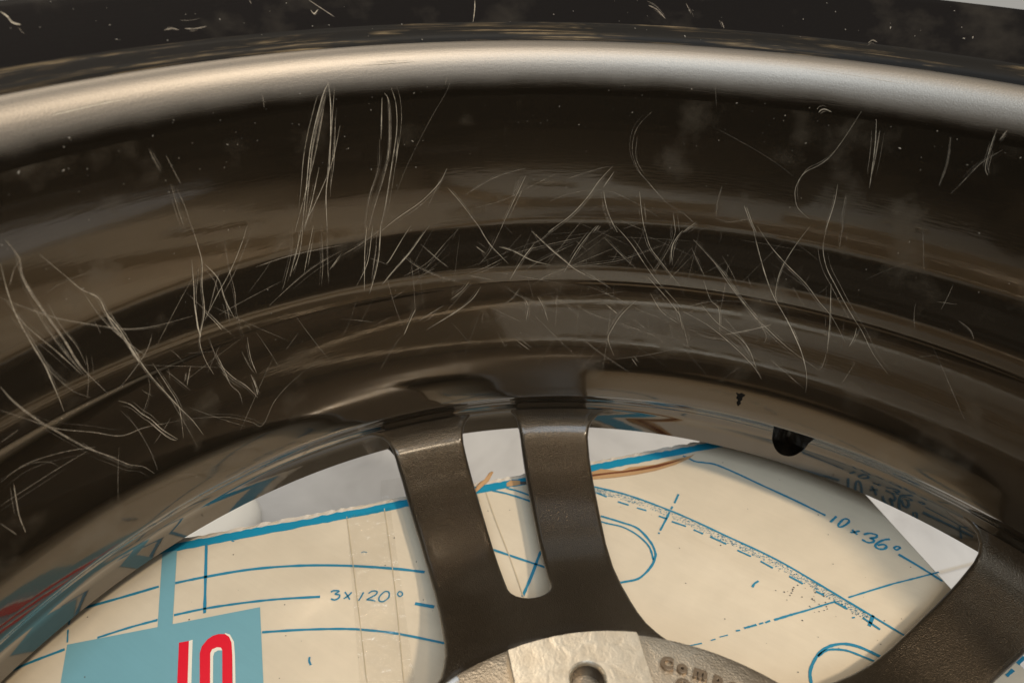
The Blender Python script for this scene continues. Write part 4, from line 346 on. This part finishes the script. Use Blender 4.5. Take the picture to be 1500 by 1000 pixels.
# boundary pieces, anticlockwise seen from above is not needed for the triangulation
wallR = hp                                # window side, right
slotR = sp[::-1]                          # from rim to slot end, right half
slotL = [mir(q) for q in sp]              # slot end to rim, left half
wallL = [mir(q) for q in hp][::-1]
slot_line = slotR + slotL[1:]
def normals(line, side):
    N = []
    for i in range(len(line)):
        t = (line[min(i+1, len(line)-1)] - line[max(i-1, 0)]).normalized()
        N.append(Vector((t.y, -t.x)) * side)
    return N
# inward = into the metal
E = .009
nR = normals(wallR, -1); nS = normals(slot_line, -1); nL = normals(wallL, -1)
def check(line, N, probe):  # make sure the normal looks into the metal
    mid = len(line) // 3
    return N if (probe - line[mid]).dot(N[mid]) > 0 else [-v for v in N]
nR = check(wallR, nR, Vector((.10, .62))); nL = check(wallL, nL, Vector((-.10, .62)))
mid = len(slot_line) // 2
if nS[mid].y > 0: nS = [-v for v in nS]
inset = lambda line, N, d: [q + v * d for q, v in zip(line, N)]
iR, iS, iL = inset(wallR, nR, E), inset(slot_line, nS, E), inset(wallL, nL, E)
rim_r = arc(.965, 17.0, 1.7, 10)[1:-1]; rim_l = [mir(q) for q in rim_r][::-1]
outline = iR + rim_r + iS + rim_l + iL + arc(RH, -36, 36, 44)
outline = [q for i, q in enumerate(outline) if (q - outline[i-1]).length > 1e-5]
no = len(outline)
pts2 = list(outline)
r = RH + .008
while r < .962:
    k = int(r * math.radians(72) / .013)
    for i in range(k + 1):
        a = math.radians(-36 + 72 * i / k)
        q = Vector((r * math.sin(a), r * math.cos(a)))
        # keep points clear of the outline
        if min((q - o_).length for o_ in outline) > .006: pts2.append(q)
    r += .0115
vo, eo, fo, _, _, _ = delaunay_2d_cdt([tuple(q) for q in pts2], [(i, (i+1) % no) for i in range(no)], [], 1, 1e-6)
def stretch(q, z):      # near the rim the casting follows the flared window edge of the barrel
    r0 = q.length
    if r0 < .86: return q
    rw = .955 + (z - .735) * .20 if z > .735 else max(.936, .955 + (z - .735) * .70)
    ex = .0185 + .022 * max(0, min(1, (z - .735) / .035))
    return q * ((.86 + (r0 - .86) * (rw + ex - .86) / (.965 - .86)) / r0)
def flat3(q, z): q2 = stretch(q, z); return (q2.x, q2.y, -z)
V = [flat3(q, zts(q.length)) for q in vo]
F = [tuple(f) for f in fo]
# face orientation up
def up(f):
    a, b_, c = (Vector(V[i][:2]) for i in f[:3]); return (b_-a).cross(c-a) > 0
F = [f if up(f) else f[::-1] for f in F]
nt_ = len(V)
def zbot(r): return .822 if r < .82 else (.822 - (r - .82) / .09 * .022 if r < .91 else max(.782, .80 - (r - .91) * .6))
V += [flat3(q, zbot(q.length)) for q in vo]; F += [tuple(i + nt_ for i in f[::-1]) for f in F[:]]
def skirt(line, N, draft):
    global V, F
    rings = []
    for th in (0, 18, 36, 54, 72, 90):
        t = math.radians(th); d = E * (1 - math.sin(t)); dz = E * (1 - math.cos(t))
        rings.append([(q + v * d, zts((q + v * E).length) + dz) for q, v in zip(line, N)])
    rings.append([(q - v * draft * .5, (zts((q + v * E).length) + zbot(q.length)) * .5) for q, v in zip(line, N)])
    rings.append([(q - v * draft, zbot(q.length) - .004) for q, v in zip(line, N)])
    rings.append([(q + v * (.004 - draft), zbot(q.length)) for q, v in zip(line, N)])
    rings.append([(q + v * E, zbot(q.length)) for q, v in zip(line, N)])
    base = len(V); k = len(line)
    rings = [[(stretch(q, z), z) for q, z in ring] for ring in rings]
    for ring in rings: V += [(q.x, q.y, -z) for q, z in ring]
    for j in range(len(rings) - 1):
        for i in range(k - 1):
            a = base + j*k + i
            F.append((a, a+1, a+1+k, a+k))
skirt(wallR, nR, -.024); skirt(slot_line, nS, -.014); skirt(wallL, nL, -.024)
UV = [(math.atan2(v[0], v[1]), math.hypot(v[0], v[1])) for v in V]
first = mesh_obj('spoke', V, F, M_spoke, None, True, uvs=UV)
bm = bmesh.new(); bm.from_mesh(first.data)
bmesh.ops.remove_doubles(bm, verts=bm.verts, dist=2e-6)
bmesh.ops.recalc_face_normals(bm, faces=bm.faces)
bm.to_mesh(first.data); bm.free(); first.data.update()
AZ0 = math.radians(-43.45)
for k in range(5):
    o = first if k == 0 else link(first.copy())
    wchild(o); o.rotation_euler = (0, 0, -(AZ0 + math.radians(72) * k))

# hub: cast plate, five machined lug pads with bolt holes, raised lettering
hub = wchild(lathe('hub_plate', [(.155, .80), (.155, .652), (.160, .647), (.20, .647), (.33, .648), (.364, .649), (.3725, .652), (.3750, .658), (.3755, .668), (.3755, .80)], M_cast, None, 160))
sharp(hub); hub['label'] = 'bare cast aluminium hub plate'
HP = hub
def pad_mesh():
    # wedge pad with a round hole, built as rings from hole to outline
    a0 = math.radians(14.6); n_ = 96
    hc = Vector((.006, .288)); hr = .0215
    outl = []
    def ray_out(d):
        # polygon: inner arc r=.19, outer arc r=.355, sides parallel-ish
        t = .0
        while True:
            t += .0006
            q = hc + d * t; rr = q.length; aa = abs(math.atan2(q.x, q.y))
            half = .0905 + (.355 - rr) * -.02
            if rr > .3553 or rr < .185 or abs(q.x) > half: return q
    dirs = [Vector((math.cos(2*math.pi*i/n_), math.sin(2*math.pi*i/n_))) for i in range(n_)]
    ring_o = [ray_out(d) for d in dirs]
    hz = .6195
    rings = []
    rings.append([(hc + d * (hr*.62), hz + .20) for d in dirs])
    rings.append([(hc + d * (hr*.62), hz + .038) for d in dirs])
    rings.append([(hc + d * (hr*.66), hz + .034) for d in dirs])
    rings.append([(hc + d * (hr*.95), hz + .034) for d in dirs])
    rings.append([(hc + d * hr, hz + .006) for d in dirs])
    rings.append([(hc + d * (hr*1.06), hz + .0025) for d in dirs])
    rings.append([(hc + d * (hr*1.16), hz + .0002) for d in dirs])
    for t in (.25, .5, .75): rings.append([((hc + d*hr*1.16).lerp(q, t), hz) for d, q in zip(dirs, ring_o)])
    rings.append([(hc.lerp(q, .985), hz) for q in ring_o])
    rings.append([(q, hz + .002) for q in ring_o])
    rings.append([(q, .662) for q in ring_o])
    V = []; F = []
    for rg in rings: V += [(q.x, q.y, -z) for q, z in rg]
    fm = []
    for j in range(len(rings) - 1):
        for i in range(n_):
            F.append((j*n_+i, j*n_+(i+1) % n_, (j+1)*n_+(i+1) % n_, (j+1)*n_+i)); fm.append(1 if j < 4 else 0)
    F.append(tuple(range(n_))); fm.append(1)
    return V, F, fm
V, F, fm = pad_mesh()
M_bore, nt, b = mat('dark_bolt_bore'); b.inputs['Base Color'].default_value = (.07, .055, .04, 1); b.inputs['Metallic'].default_value = .8; b.inputs['Roughness'].default_value = .35
pad = mesh_obj('lug_pad', V, F, M_alu, None, True, mats=[M_alu, M_bore], fm=fm)
bm = bmesh.new(); bm.from_mesh(pad.data); bmesh.ops.recalc_face_normals(bm, faces=bm.faces); bm.to_mesh(pad.data); bm.free()
sharp(pad, 30)
for k in range(5):
    o = pad if k == 0 else link(pad.copy())
    o.parent = HP; o.rotation_euler = (0, 0, -(math.radians(-42.2) + math.radians(72) * k))

def letter(ch, r, az, h):
    c = bpy.data.curves.new('letter', 'FONT'); c.body = ch; c.size = h * S; c.align_x = 'CENTER'
    c.extrude = .0045 * S; c.bevel_depth = .0006 * S; c.offset = .0010 * S
    t = bpy.data.objects.new('tmp', c); col.objects.link(t)
    bpy.context.view_layer.update()
    me = bpy.data.meshes.new_from_object(t.evaluated_get(bpy.context.evaluated_depsgraph_get()))
    bpy.data.objects.remove(t)
    me.materials.clear(); me.materials.append(M_letter)
    o = bpy.data.objects.new('letter', me); link(o, HP)
    a = math.radians(az); o.location = tuple(v * S for v in P(r, a, .6475)); o.rotation_euler = (0, 0, -a)
    return o
for ch, r_0, az_0 in (('C', .3225, -20.2), ('o', .3225, -16.6), ('m', .3225, -12.4), ('p', .3225, -8.3), ('o', .3225, -4.7)):
    letter(ch, r_0, az_0, .0235)
for ch, r_0, az_0 in (('O', .296, -16.0),):
    letter(ch, r_0, az_0, .0235)

# small bright tab at the foot of the left window
def box_mesh(cx, cy, cz, lx, ly, lz, rot):
    V = []; c, s_ = math.cos(rot), math.sin(rot)
    for z in (-lz/2, lz/2):
        for x, y in ((-lx/2, -ly/2), (lx/2, -ly/2), (lx/2, ly/2), (-lx/2, ly/2)):
            V.append((cx + x*c - y*s_, cy + x*s_ + y*c, cz + z))
    return V, [(3, 2, 1, 0), (4, 5, 6, 7), (0, 1, 5, 4), (1, 2, 6, 5), (2, 3, 7, 6), (3, 0, 4, 7)]
def bevel(o, w_, seg=2):
    bm = bmesh.new(); bm.from_mesh(o.data)
    bmesh.ops.bevel(bm, geom=bm.edges[:], offset=w_ * S, segments=seg, affect='EDGES', profile=.5)
    bm.to_mesh(o.data); bm.free()
M_tab, nt, b = mat('grey_zinc'); b.inputs['Base Color'].default_value = (.55, .60, .66, 1); b.inputs['Metallic'].default_value = .6; b.inputs['Roughness'].default_value = .4
a = math.radians(-72.2)
x_, y_, z_ = P(.360, a, .640)
V, F = box_mesh(x_, y_, z_, .05, .007, .012, -a)
tab = mesh_obj('balance_weight', V, F, M_tab, None, True); bevel(tab, .002); wchild(tab)
tab['label'] = 'small pale grey bar at the hub edge'

# paint chip on the barrel foot
def prof_r(z):
    for (r0, z0), (r1, z1) in zip(PROFILE_WALL, PROFILE_WALL[1:]):
        if z0 <= z <= z1: return r0 + (r1 - r0) * (z - z0) / (z1 - z0)
    return PROFILE_WALL[-1][0]
def chip(az, z, outline2, thick):
    V = []; F = []
    n_ = len(outline2)
    for lift in (.0, thick):
        for x, y in outline2:
            zz = z + y; rr = prof_r(zz) - lift - .0002; V.append(P(rr, az + x / rr, zz))
    rr = prof_r(z) - thick * 1.6; V.append(P(rr, az, z))
    for i in range(n_):
        j = (i+1) % n_; F.append((i, j, n_+j, n_+i)); F.append((n_+i, n_+j, 2*n_))
    return V, F
V, F = chip(math.radians(-13.4), .606, [(-.008, -.011), (-.002, -.009), (.001, -.0125), (.009, -.010), (.005, -.004), (.006, .001), (.003, .006), (.005, .011), (.001, .018), (-.003, .011), (-.001, .004), (-.006, .0), (-.004, -.005)], .0015)
M_chip, nt, b = mat('black_chip'); b.inputs['Base Color'].default_value = (.006, .005, .004, 1); b.inputs['Roughness'].default_value = .9; b.inputs['Specular IOR Level'].default_value = .1
ch = mesh_obj('paint_chip', V, F, M_chip, None, False); wchild(ch); ch['label'] = 'small black jagged chip in the paint'

# hairline scratches: thin ribbons lying on the barrel wall
def catmull(pts, n_):
    if len(pts) < 3:
        return [tuple(pts[0][k] + (pts[1][k]-pts[0][k]) * i / n_ for k in (0, 1)) for i in range(n_ + 1)]
    q = [pts[0]] + pts + [pts[-1]]; out = []
    for i in range(1, len(q) - 2):
        for j in range(n_):
            t = j / n_
            out.append(tuple(.5*((2*q[i][k]) + (-q[i-1][k]+q[i+1][k])*t + (2*q[i-1][k]-5*q[i][k]+4*q[i+1][k]-q[i+2][k])*t*t + (-q[i-1][k]+3*q[i][k]-3*q[i+1][k]+q[i+2][k])*t**3) for k in (0, 1)))
    out.append(tuple(pts[-1])); return out
V = []; F = []; FM = []
def ribbon(path, wid, mi, lift):
    k = len(path); base = len(V)
    for i, (a, z) in enumerate(path):
        a2, z2 = path[min(i+1, k-1)]; a1, z1 = path[max(i-1, 0)]
        r0 = prof_r(z); tx, tz = (a2-a1)*r0, z2-z1; l = math.hypot(tx, tz) or 1
        nx, nz = -tz/l, tx/l
        f = wid * .5 * min(1, .25 + 3.2 * min(i, k-1-i) / k)
        for s_ in (-1, 1):
            zz = z + nz*f*s_; rr = prof_r(zz) - lift; V.append(P(rr, a + nx*f*s_/rr, zz))
    for i in range(k-1):
        F.append((base+2*i, base+2*i+1, base+2*i+3, base+2*i+2)); FM.append(mi)
rs = random.Random(11)
for idx, (wd, mi, pts) in enumerate(SCRATCHES):
    wv = wd * .00052; path = catmull([tuple(q) for q in pts], 8)
    lift = .0006 + .00002 * (idx % 12)
    if wd >= 9: mi = 4
    ribbon(path, wv, mi, lift)
    for s_ in range(rs.choice((1, 1, 2, 3))):     # companion hairlines beside the main stroke
        if mi == 4:
            for q_ in range(3):
                ribbon([(a + rs.gauss(0, .004), z + rs.gauss(0, .006)) for a, z in path[rs.randint(0, 3)::2]], wv * rs.uniform(.3, .8), 4, lift + .0003 * (q_ + 1))
            break
        if mi == 3: break
        ox, oz = rs.gauss(0, .0035), rs.gauss(0, .004)
        a0 = rs.randint(0, len(path)//3); a1 = rs.randint(2*len(path)//3, len(path))
        sub = [(a + ox + rs.gauss(0, .0001), z + oz) for a, z in path[a0:a1]]
        if len(sub) > 3: ribbon(sub, .0006, min(3, mi + 1), lift + .0002)
for i in range(170):                                # very fine random hairlines
    a = math.radians(rs.gauss(-27, 15) if i % 3 else rs.uniform(-85, 5)); z = rs.uniform(.27, .50); an = rs.choice((-.9, .9, .5, -.5)) + rs.gauss(0, .4); l = rs.uniform(.02, .05) if i % 2 else rs.uniform(.06, .16)
    cu = rs.gauss(0, .006)
    path = [(a + math.sin(an)*l*t/.93 + cu*t*t, z + math.cos(an)*l*t) for t in (0, .2, .4, .6, .8, 1)]
    ribbon(path, .0006, 3 if i % 3 else 2, .0009)
scr = mesh_obj('scratches', V, F, None, None, True, mats=M_scr, fm=FM); wchild(scr)
scr['kind'] = 'stuff'; scr['label'] = 'pale hairline scratches across the dark barrel'

# dust specks and lint on lip and barrel
V = []; F = []
rs = random.Random(5)
for a, z, s_ in SPECKS:
    rr = prof_r(z); h = .00062 * s_; el = rs.choice((1, 1, 1.5, 2.6)); an = rs.uniform(0, 3.14); base = len(V); n_ = 6
    # tangent frame of the wall
    dr = (prof_r(z + .003) - prof_r(z - .003)) / .006
    l = math.hypot(1, dr); td = (dr / l, 1 / l)            # (dr, dz) along the wall
    nr, nz = -1 / l, dr / l                                # into the open
    for lift in (.0003, .0003 + h * .8):
        for i in range(n_):
            t = 2*math.pi*i/n_; sh = 1 if lift < .0004 else .55
            x0 = math.cos(t)*h*el*sh*rs.uniform(.7, 1.2); y0 = math.sin(t)*h*sh*rs.uniform(.7, 1.2)
            x = x0*math.cos(an) - y0*math.sin(an); y = x0*math.sin(an) + y0*math.cos(an)
            V.append(P(rr + td[0]*y + nr*lift, a + x/rr, z + td[1]*y + nz*lift))
    for i in range(n_): F.append((base+i, base+(i+1) % n_, base+n_+(i+1) % n_, base+n_+i))
    F.append(tuple(base+n_+i for i in range(n_)))
ds = mesh_obj('dust_specks', V, F, M_dust, None, False); ds['kind'] = 'stuff'
ds['label'] = 'pale dust specks scattered over the dark wheel barrel'; ds['category'] = 'dust'

# ------------------------------------------------------------------ box
e0, e1 = Vector(POLYS['edge'][0]), Vector(POLYS['edge'][3]); q0, q1 = Vector(POLYS['edge'][4]), Vector(POLYS['edge'][5])
U = (e1 - e0).normalized(); W = Vector((U.y, -U.x))       # U along the far edge, W into the box
c0 = sum((Vector(q).dot(W) for q in POLYS['edge'][:4]), 0) / 4      # far edge: p.W = c0
c0 -= .010
d0 = (q0.dot(U) + q1.dot(U)) / 2                                    # right edge: p.U = d0
BL = 2.30
box = empty('cardboard_box', 'cream cardboard box printed with blue wheel drawings under the wheel', 'box', (0, 0, -FLOOR_Z * S))
def B(u, v, z): q = U * u + W * v; return (q.x, q.y, -z)
def bchild(o, parent=None):
    o.parent = parent or box
    if not parent: o.location = (0, 0, FLOOR_Z * S)
    return o
def slab(name, u0, u1, v0, v1, z0, z1, mt):
    V = [B(u0, v0, z1), B(u1, v0, z1), B(u1, v1, z1), B(u0, v1, z1), B(u0, v0, z0), B(u1, v0, z0), B(u1, v1, z0), B(u0, v1, z0)]
    F = [(0, 1, 2, 3), (7, 6, 5, 4), (0, 4, 5, 1), (1, 5, 6, 2), (2, 6, 7, 3), (3, 7, 4, 0)]
    o = mesh_obj(name, V, F, mt, None, False)
    bm = bmesh.new(); bm.from_mesh(o.data); bmesh.ops.recalc_face_normals(bm, faces=bm.faces); bm.to_mesh(o.data); bm.free()
    return bchild(o)
T = .018
lid = slab('lid', d0 - BL, d0, c0, c0 + BL, ZC, ZC + T, M_card)
bevel(lid, .004, 2)
slab('side_panel', d0 - BL + .006, d0 - .006, c0 + .006, c0 + .006 + T, ZC + T + .002, FLOOR_Z - .002, M_card)
slab('side_panel', d0 - BL + .006, d0 - .006, c0 + BL - .006 - T, c0 + BL - .006, ZC + T + .002, FLOOR_Z - .002, M_card)
slab('side_panel', d0 - .006 - T, d0 - .006, c0 + .03, c0 + BL - .03, ZC + T + .002, FLOOR_Z - .002, M_card)
slab('side_panel', d0 - BL + .006, d0 - BL + .006 + T, c0 + .03, c0 + BL - .03, ZC + T + .002, FLOOR_Z - .002, M_card)

def flat(name, poly, mt, h, parent=None, jitter=0):
    """printed patch: polygon laid h units above the lid"""
    o = mesh_obj(name, [(x, y, -ZC + h) for x, y in poly], [tuple(range(len(poly)))], mt, None, False)
    bm = bmesh.new(); bm.from_mesh(o.data)
    bmesh.ops.triangulate(bm, faces=bm.faces)
    for f in bm.faces:
        if f.normal.z < 0: f.normal_flip()
    bm.to_mesh(o.data); bm.free()
    return bchild(o, parent)
def uvp(u, v): q = U*u + W*v; return (q.x, q.y)
rs = random.Random(21)
# teal border along the far edge, slightly ragged on the outer side, bare frayed strip outside it
bt = [Vector(q).dot(W) for q in POLYS['bandtop']]; bb = [Vector(q).dot(W) for q in POLYS['bandbot']]
b0, b1 = sum(bt)/len(bt), sum(bb)/len(bb)
top = []; bot = []; us = [d0 - BL + .01 + i * (BL - .02) / 240 for i in range(241)]
for u in us:
    top.append((u, b0 + rs.gauss(0, .0011) - (.012 if rs.random() < .03 else 0))); bot.append((u, b1 + rs.gauss(0, .0006)))
V = [(*uvp(u, v), -ZC + .0012) for u, v in top] + [(*uvp(u, v), -ZC + .0012) for u, v in bot]
F = [(i, i+1, 241+i+1, 241+i) for i in range(240)]
bchild(mesh_obj('border_band', V, [f[::-1] for f in F], M_blue, None, False))
V = []; hz = []
for u in us:
    V.append((*uvp(u, c0 - .001 + rs.gauss(0, .001)), -ZC + .001 - .004 * rs.random()))
for u in us: V.append((*uvp(u, b0 + .002 - .006 * rs.random()), -ZC + .0008))
bchild(mesh_obj('frayed_edge', V, [f[::-1] for f in F], M_edgew, None, False))

ext = W * 1.0
pn = [Vector(q) for q in POLYS['panel']]
pl_ = [pn[0], pn[1], pn[1] + (pn[2]-pn[1]).normalized()*.55, pn[0] + (pn[3]-pn[0]).normalized()*.55]
panel = flat('printed_panel', [tuple(q) for q in pl_], M_panel, .0010)
flat('printed_strip', [tuple(q) for q in POLYS['strip']], M_panel, .0013)
def longer(poly, idx, d):
    q = [Vector(v) for v in poly]
    dv = W * .0
    for i in idx: q[i] = q[i] + d
    return [tuple(v) for v in q]
dd = (Vector(POLYS['bar'][3]) - Vector(POLYS['bar'][0])).normalized() * .26
flat('red_letter', longer(POLYS['bar'], (2, 3), dd), M_red, .0020, None)
flat('letter_outline', longer(POLYS['barw'], (2, 3), dd), M_white, .0018, None)
def band(name, outer, inner, mt, h, d):
    o_ = [Vector(q) for q in outer]; i_ = [Vector(q) for q in inner]
    o_ = [o_[0] + d] + o_ + [o_[-1] + d]; i_ = [i_[0] + d] + i_ + [i_[-1] + d]
    return flat(name, [tuple(q) for q in o_ + i_[::-1]], mt, h)
band('red_letter', POLYS['arch_o'], POLYS['arch_i'], M_red, .0020, dd)
band('letter_outline', POLYS['archw_o'], [POLYS['archw_o'][0]][:0] or [], M_white, .0018, dd) if False else flat('letter_outline', longer(POLYS['archw_o'], (0, -1), dd), M_white, .0018)
flat('letter_outline', longer(POLYS['archw_i'], (0, -1), dd), M_white, .0022)

def strokes(name, items, mt, h, wscale):
    V = []; F = []
    rs = random.Random(3)
    for wd, path in items:
        pth = catmull([tuple(q) for q in path], 6) if len(path) > 2 else catmull([tuple(q) for q in path], 8)
        k = len(pth); base = len(V)
        for i, q in enumerate(pth):
            a_ = Vector(pth[max(i-1, 0)]); b_ = Vector(pth[min(i+1, k-1)]); t = (b_-a_)
            t = t.normalized() if t.length > 0 else Vector((1, 0)); nn = Vector((-t.y, t.x))
            f = wd * wscale * .5 * rs.uniform(.8, 1.15)
            q = Vector(q)
            for s_ in (1, -1): V.append((*(q + nn*f*s_), -ZC + h))
        for i in range(k-1): F.append((base+2*i, base+2*i+1, base+2*i+3, base+2*i+2))
    o = mesh_obj(name, V, F, mt, None, False)
    bm = bmesh.new(); bm.from_mesh(o.data)
    for f in bm.faces:
        if f.normal.z < 0: f.normal_flip()
    bm.to_mesh(o.data); bm.free()
    return bchild(o)
WS = .0017
ink = [(wd, pts) for wd, c, pts in LINES if c == 'line']
drawing = strokes('line_drawing', ink, M_ink, .0014, WS); drawing['label'] = 'blue printed wheel drawing with 3x120° and 10x36°'
strokes('lid_seam', [(wd, pts) for wd, c, pts in LINES if c == 'seam'], M_seam, .0016, WS)
# more of the same drawing where only the paint's reflections see it
arcs = []
for rr, a0, a1 in ((.66, 215, 330), (.80, 220, 320), (.42, 190, 300)):
    arcs.append((3, [(.05 + rr*math.cos(math.radians(a0 + (a1-a0)*i/12)), -.1 + rr*math.sin(math.radians(a0 + (a1-a0)*i/12))) for i in range(13)]))
strokes('line_drawing', arcs, M_ink, .0014, WS)
# stippled hatching between the double line, flecks
V = []; F = []
def dot(x, y, s_, h=.0015):
    base = len(V); a0 = rs.uniform(0, 6); el = rs.uniform(.5, 1)
    for i in range(5):
        t = a0 + 2*math.pi*i/5; V.append((x + math.cos(t)*s_, y + math.sin(t)*s_*el, -ZC + h))
    F.append(tuple(base+i for i in range(5)))
up_l = [pts for wd, c, pts in LINES if c == 'line' and len(pts) == 9 and abs(wd-2.4) < .01][0]
path = catmull([tuple(q) for q in up_l], 40)
path = path[:int(len(path)*.87)]
for i in range(1500):
    t = rs.random(); q = Vector(path[int(t * (len(path)-1))]); a_ = path[min(int(t*(len(path)-1))+1, len(path)-1)]
    tn = (Vector(a_) - q); tn = tn.normalized() if tn.length > 0 else Vector((1, 0)); nn = Vector((tn.y, -tn.x))
    d = rs.uniform(.002, .0175); q = q + nn * d + tn * rs.uniform(-.004, .004)
    dot(q.x, q.y, rs.uniform(.0005, .00115) )
st = bchild(mesh_obj('stippling', V, F, M_ink, None, False)); st['kind'] = 'stuff'
V = []; F = []
for i in range(330):
    u = rs.uniform(d0 - BL, d0); v = rs.uniform(c0 + .06, c0 + 1.2); x, y = uvp(u, v); dot(x, y, rs.uniform(.0006, .0016))
for i in range(40):
    x, y = .02 + rs.gauss(0, .03), .70 + rs.gauss(0, .02); dot(x, y, rs.uniform(.0008, .0018))
fk = bchild(mesh_obj('ink_flecks', V, F, M_fleck, None, False)); fk['kind'] = 'stuff'

# torn places on the far edge
def torn(name, poly, mt, h, bulge=0.):
    n_ = len(poly); cx = sum(q[0] for q in poly)/n_; cy = sum(q[1] for q in poly)/n_
    V = [(x, y, -ZC + h) for x, y in poly] + [(cx + (x-cx)*.7, cy + (y-cy)*.7, -ZC + h + bulge) for x, y in poly] + [(cx, cy, -ZC + h + bulge*1.1)]
    F = []
    for i in range(n_):
        j = (i+1) % n_; F.append((i, j, n_+j, n_+i)); F.append((n_+i, n_+j, 2*n_))
    o = mesh_obj(name, V, F, mt, None, True)
    bm = bmesh.new(); bm.from_mesh(o.data)
    bmesh.ops.recalc_face_normals(bm, faces=bm.faces); bm.to_mesh(o.data); bm.free()
    return bchild(o)
flat('torn_patch', POLYS['torn'], M_kraft, .0022)
flat('torn_core', POLYS['torncore'], M_kraftd, .0026)
flat('torn_patch', POLYS['patch'], M_kraft, .0022)
flat('torn_core', POLYS['patchdark'], M_fleck, .0024)
torn('card_splinter', POLYS['splint'], M_kraft, .004, .006)
# clear tape over the edge and down the lid
tp = [Vector(q) for q in POLYS['tape']]
V = [(tp[0].x, tp[0].y, -ZC + .002), (tp[1].x, tp[1].y, -ZC + .004), (tp[2].x, tp[2].y, -ZC + .0024), (tp[3].x, tp[3].y, -ZC + .0024)]
bchild(mesh_obj('tape_end', V, [(0, 1, 2, 3)], M_tape, None, False))
ts = [Vector(q) for q in POLYS['tapestrip']]
dirn = ((ts[3]-ts[0]) + (ts[2]-ts[1])).normalized()
far = [ts[0], ts[1], ts[1] + dirn*1.9, ts[0] + dirn*1.9]
flat('packing_tape', [tuple(q) for q in far], M_tape, .0028)

# ------------------------------------------------------------------ white disc for an unidentified round pale patch on the floor behind the box
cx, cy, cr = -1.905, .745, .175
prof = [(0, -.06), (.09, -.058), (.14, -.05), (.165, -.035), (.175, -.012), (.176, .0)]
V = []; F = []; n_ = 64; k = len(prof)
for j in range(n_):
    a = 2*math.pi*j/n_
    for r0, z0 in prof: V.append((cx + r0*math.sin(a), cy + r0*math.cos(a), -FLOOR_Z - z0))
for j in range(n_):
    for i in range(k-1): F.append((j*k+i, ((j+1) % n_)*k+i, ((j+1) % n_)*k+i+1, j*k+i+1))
o = mesh_obj('round_disc', V, F, M_whitep, None, True)
o['label'] = 'white round disc lying on the pale floor beyond the box'; o['category'] = 'lid'
bpy.context.view_layer.update()
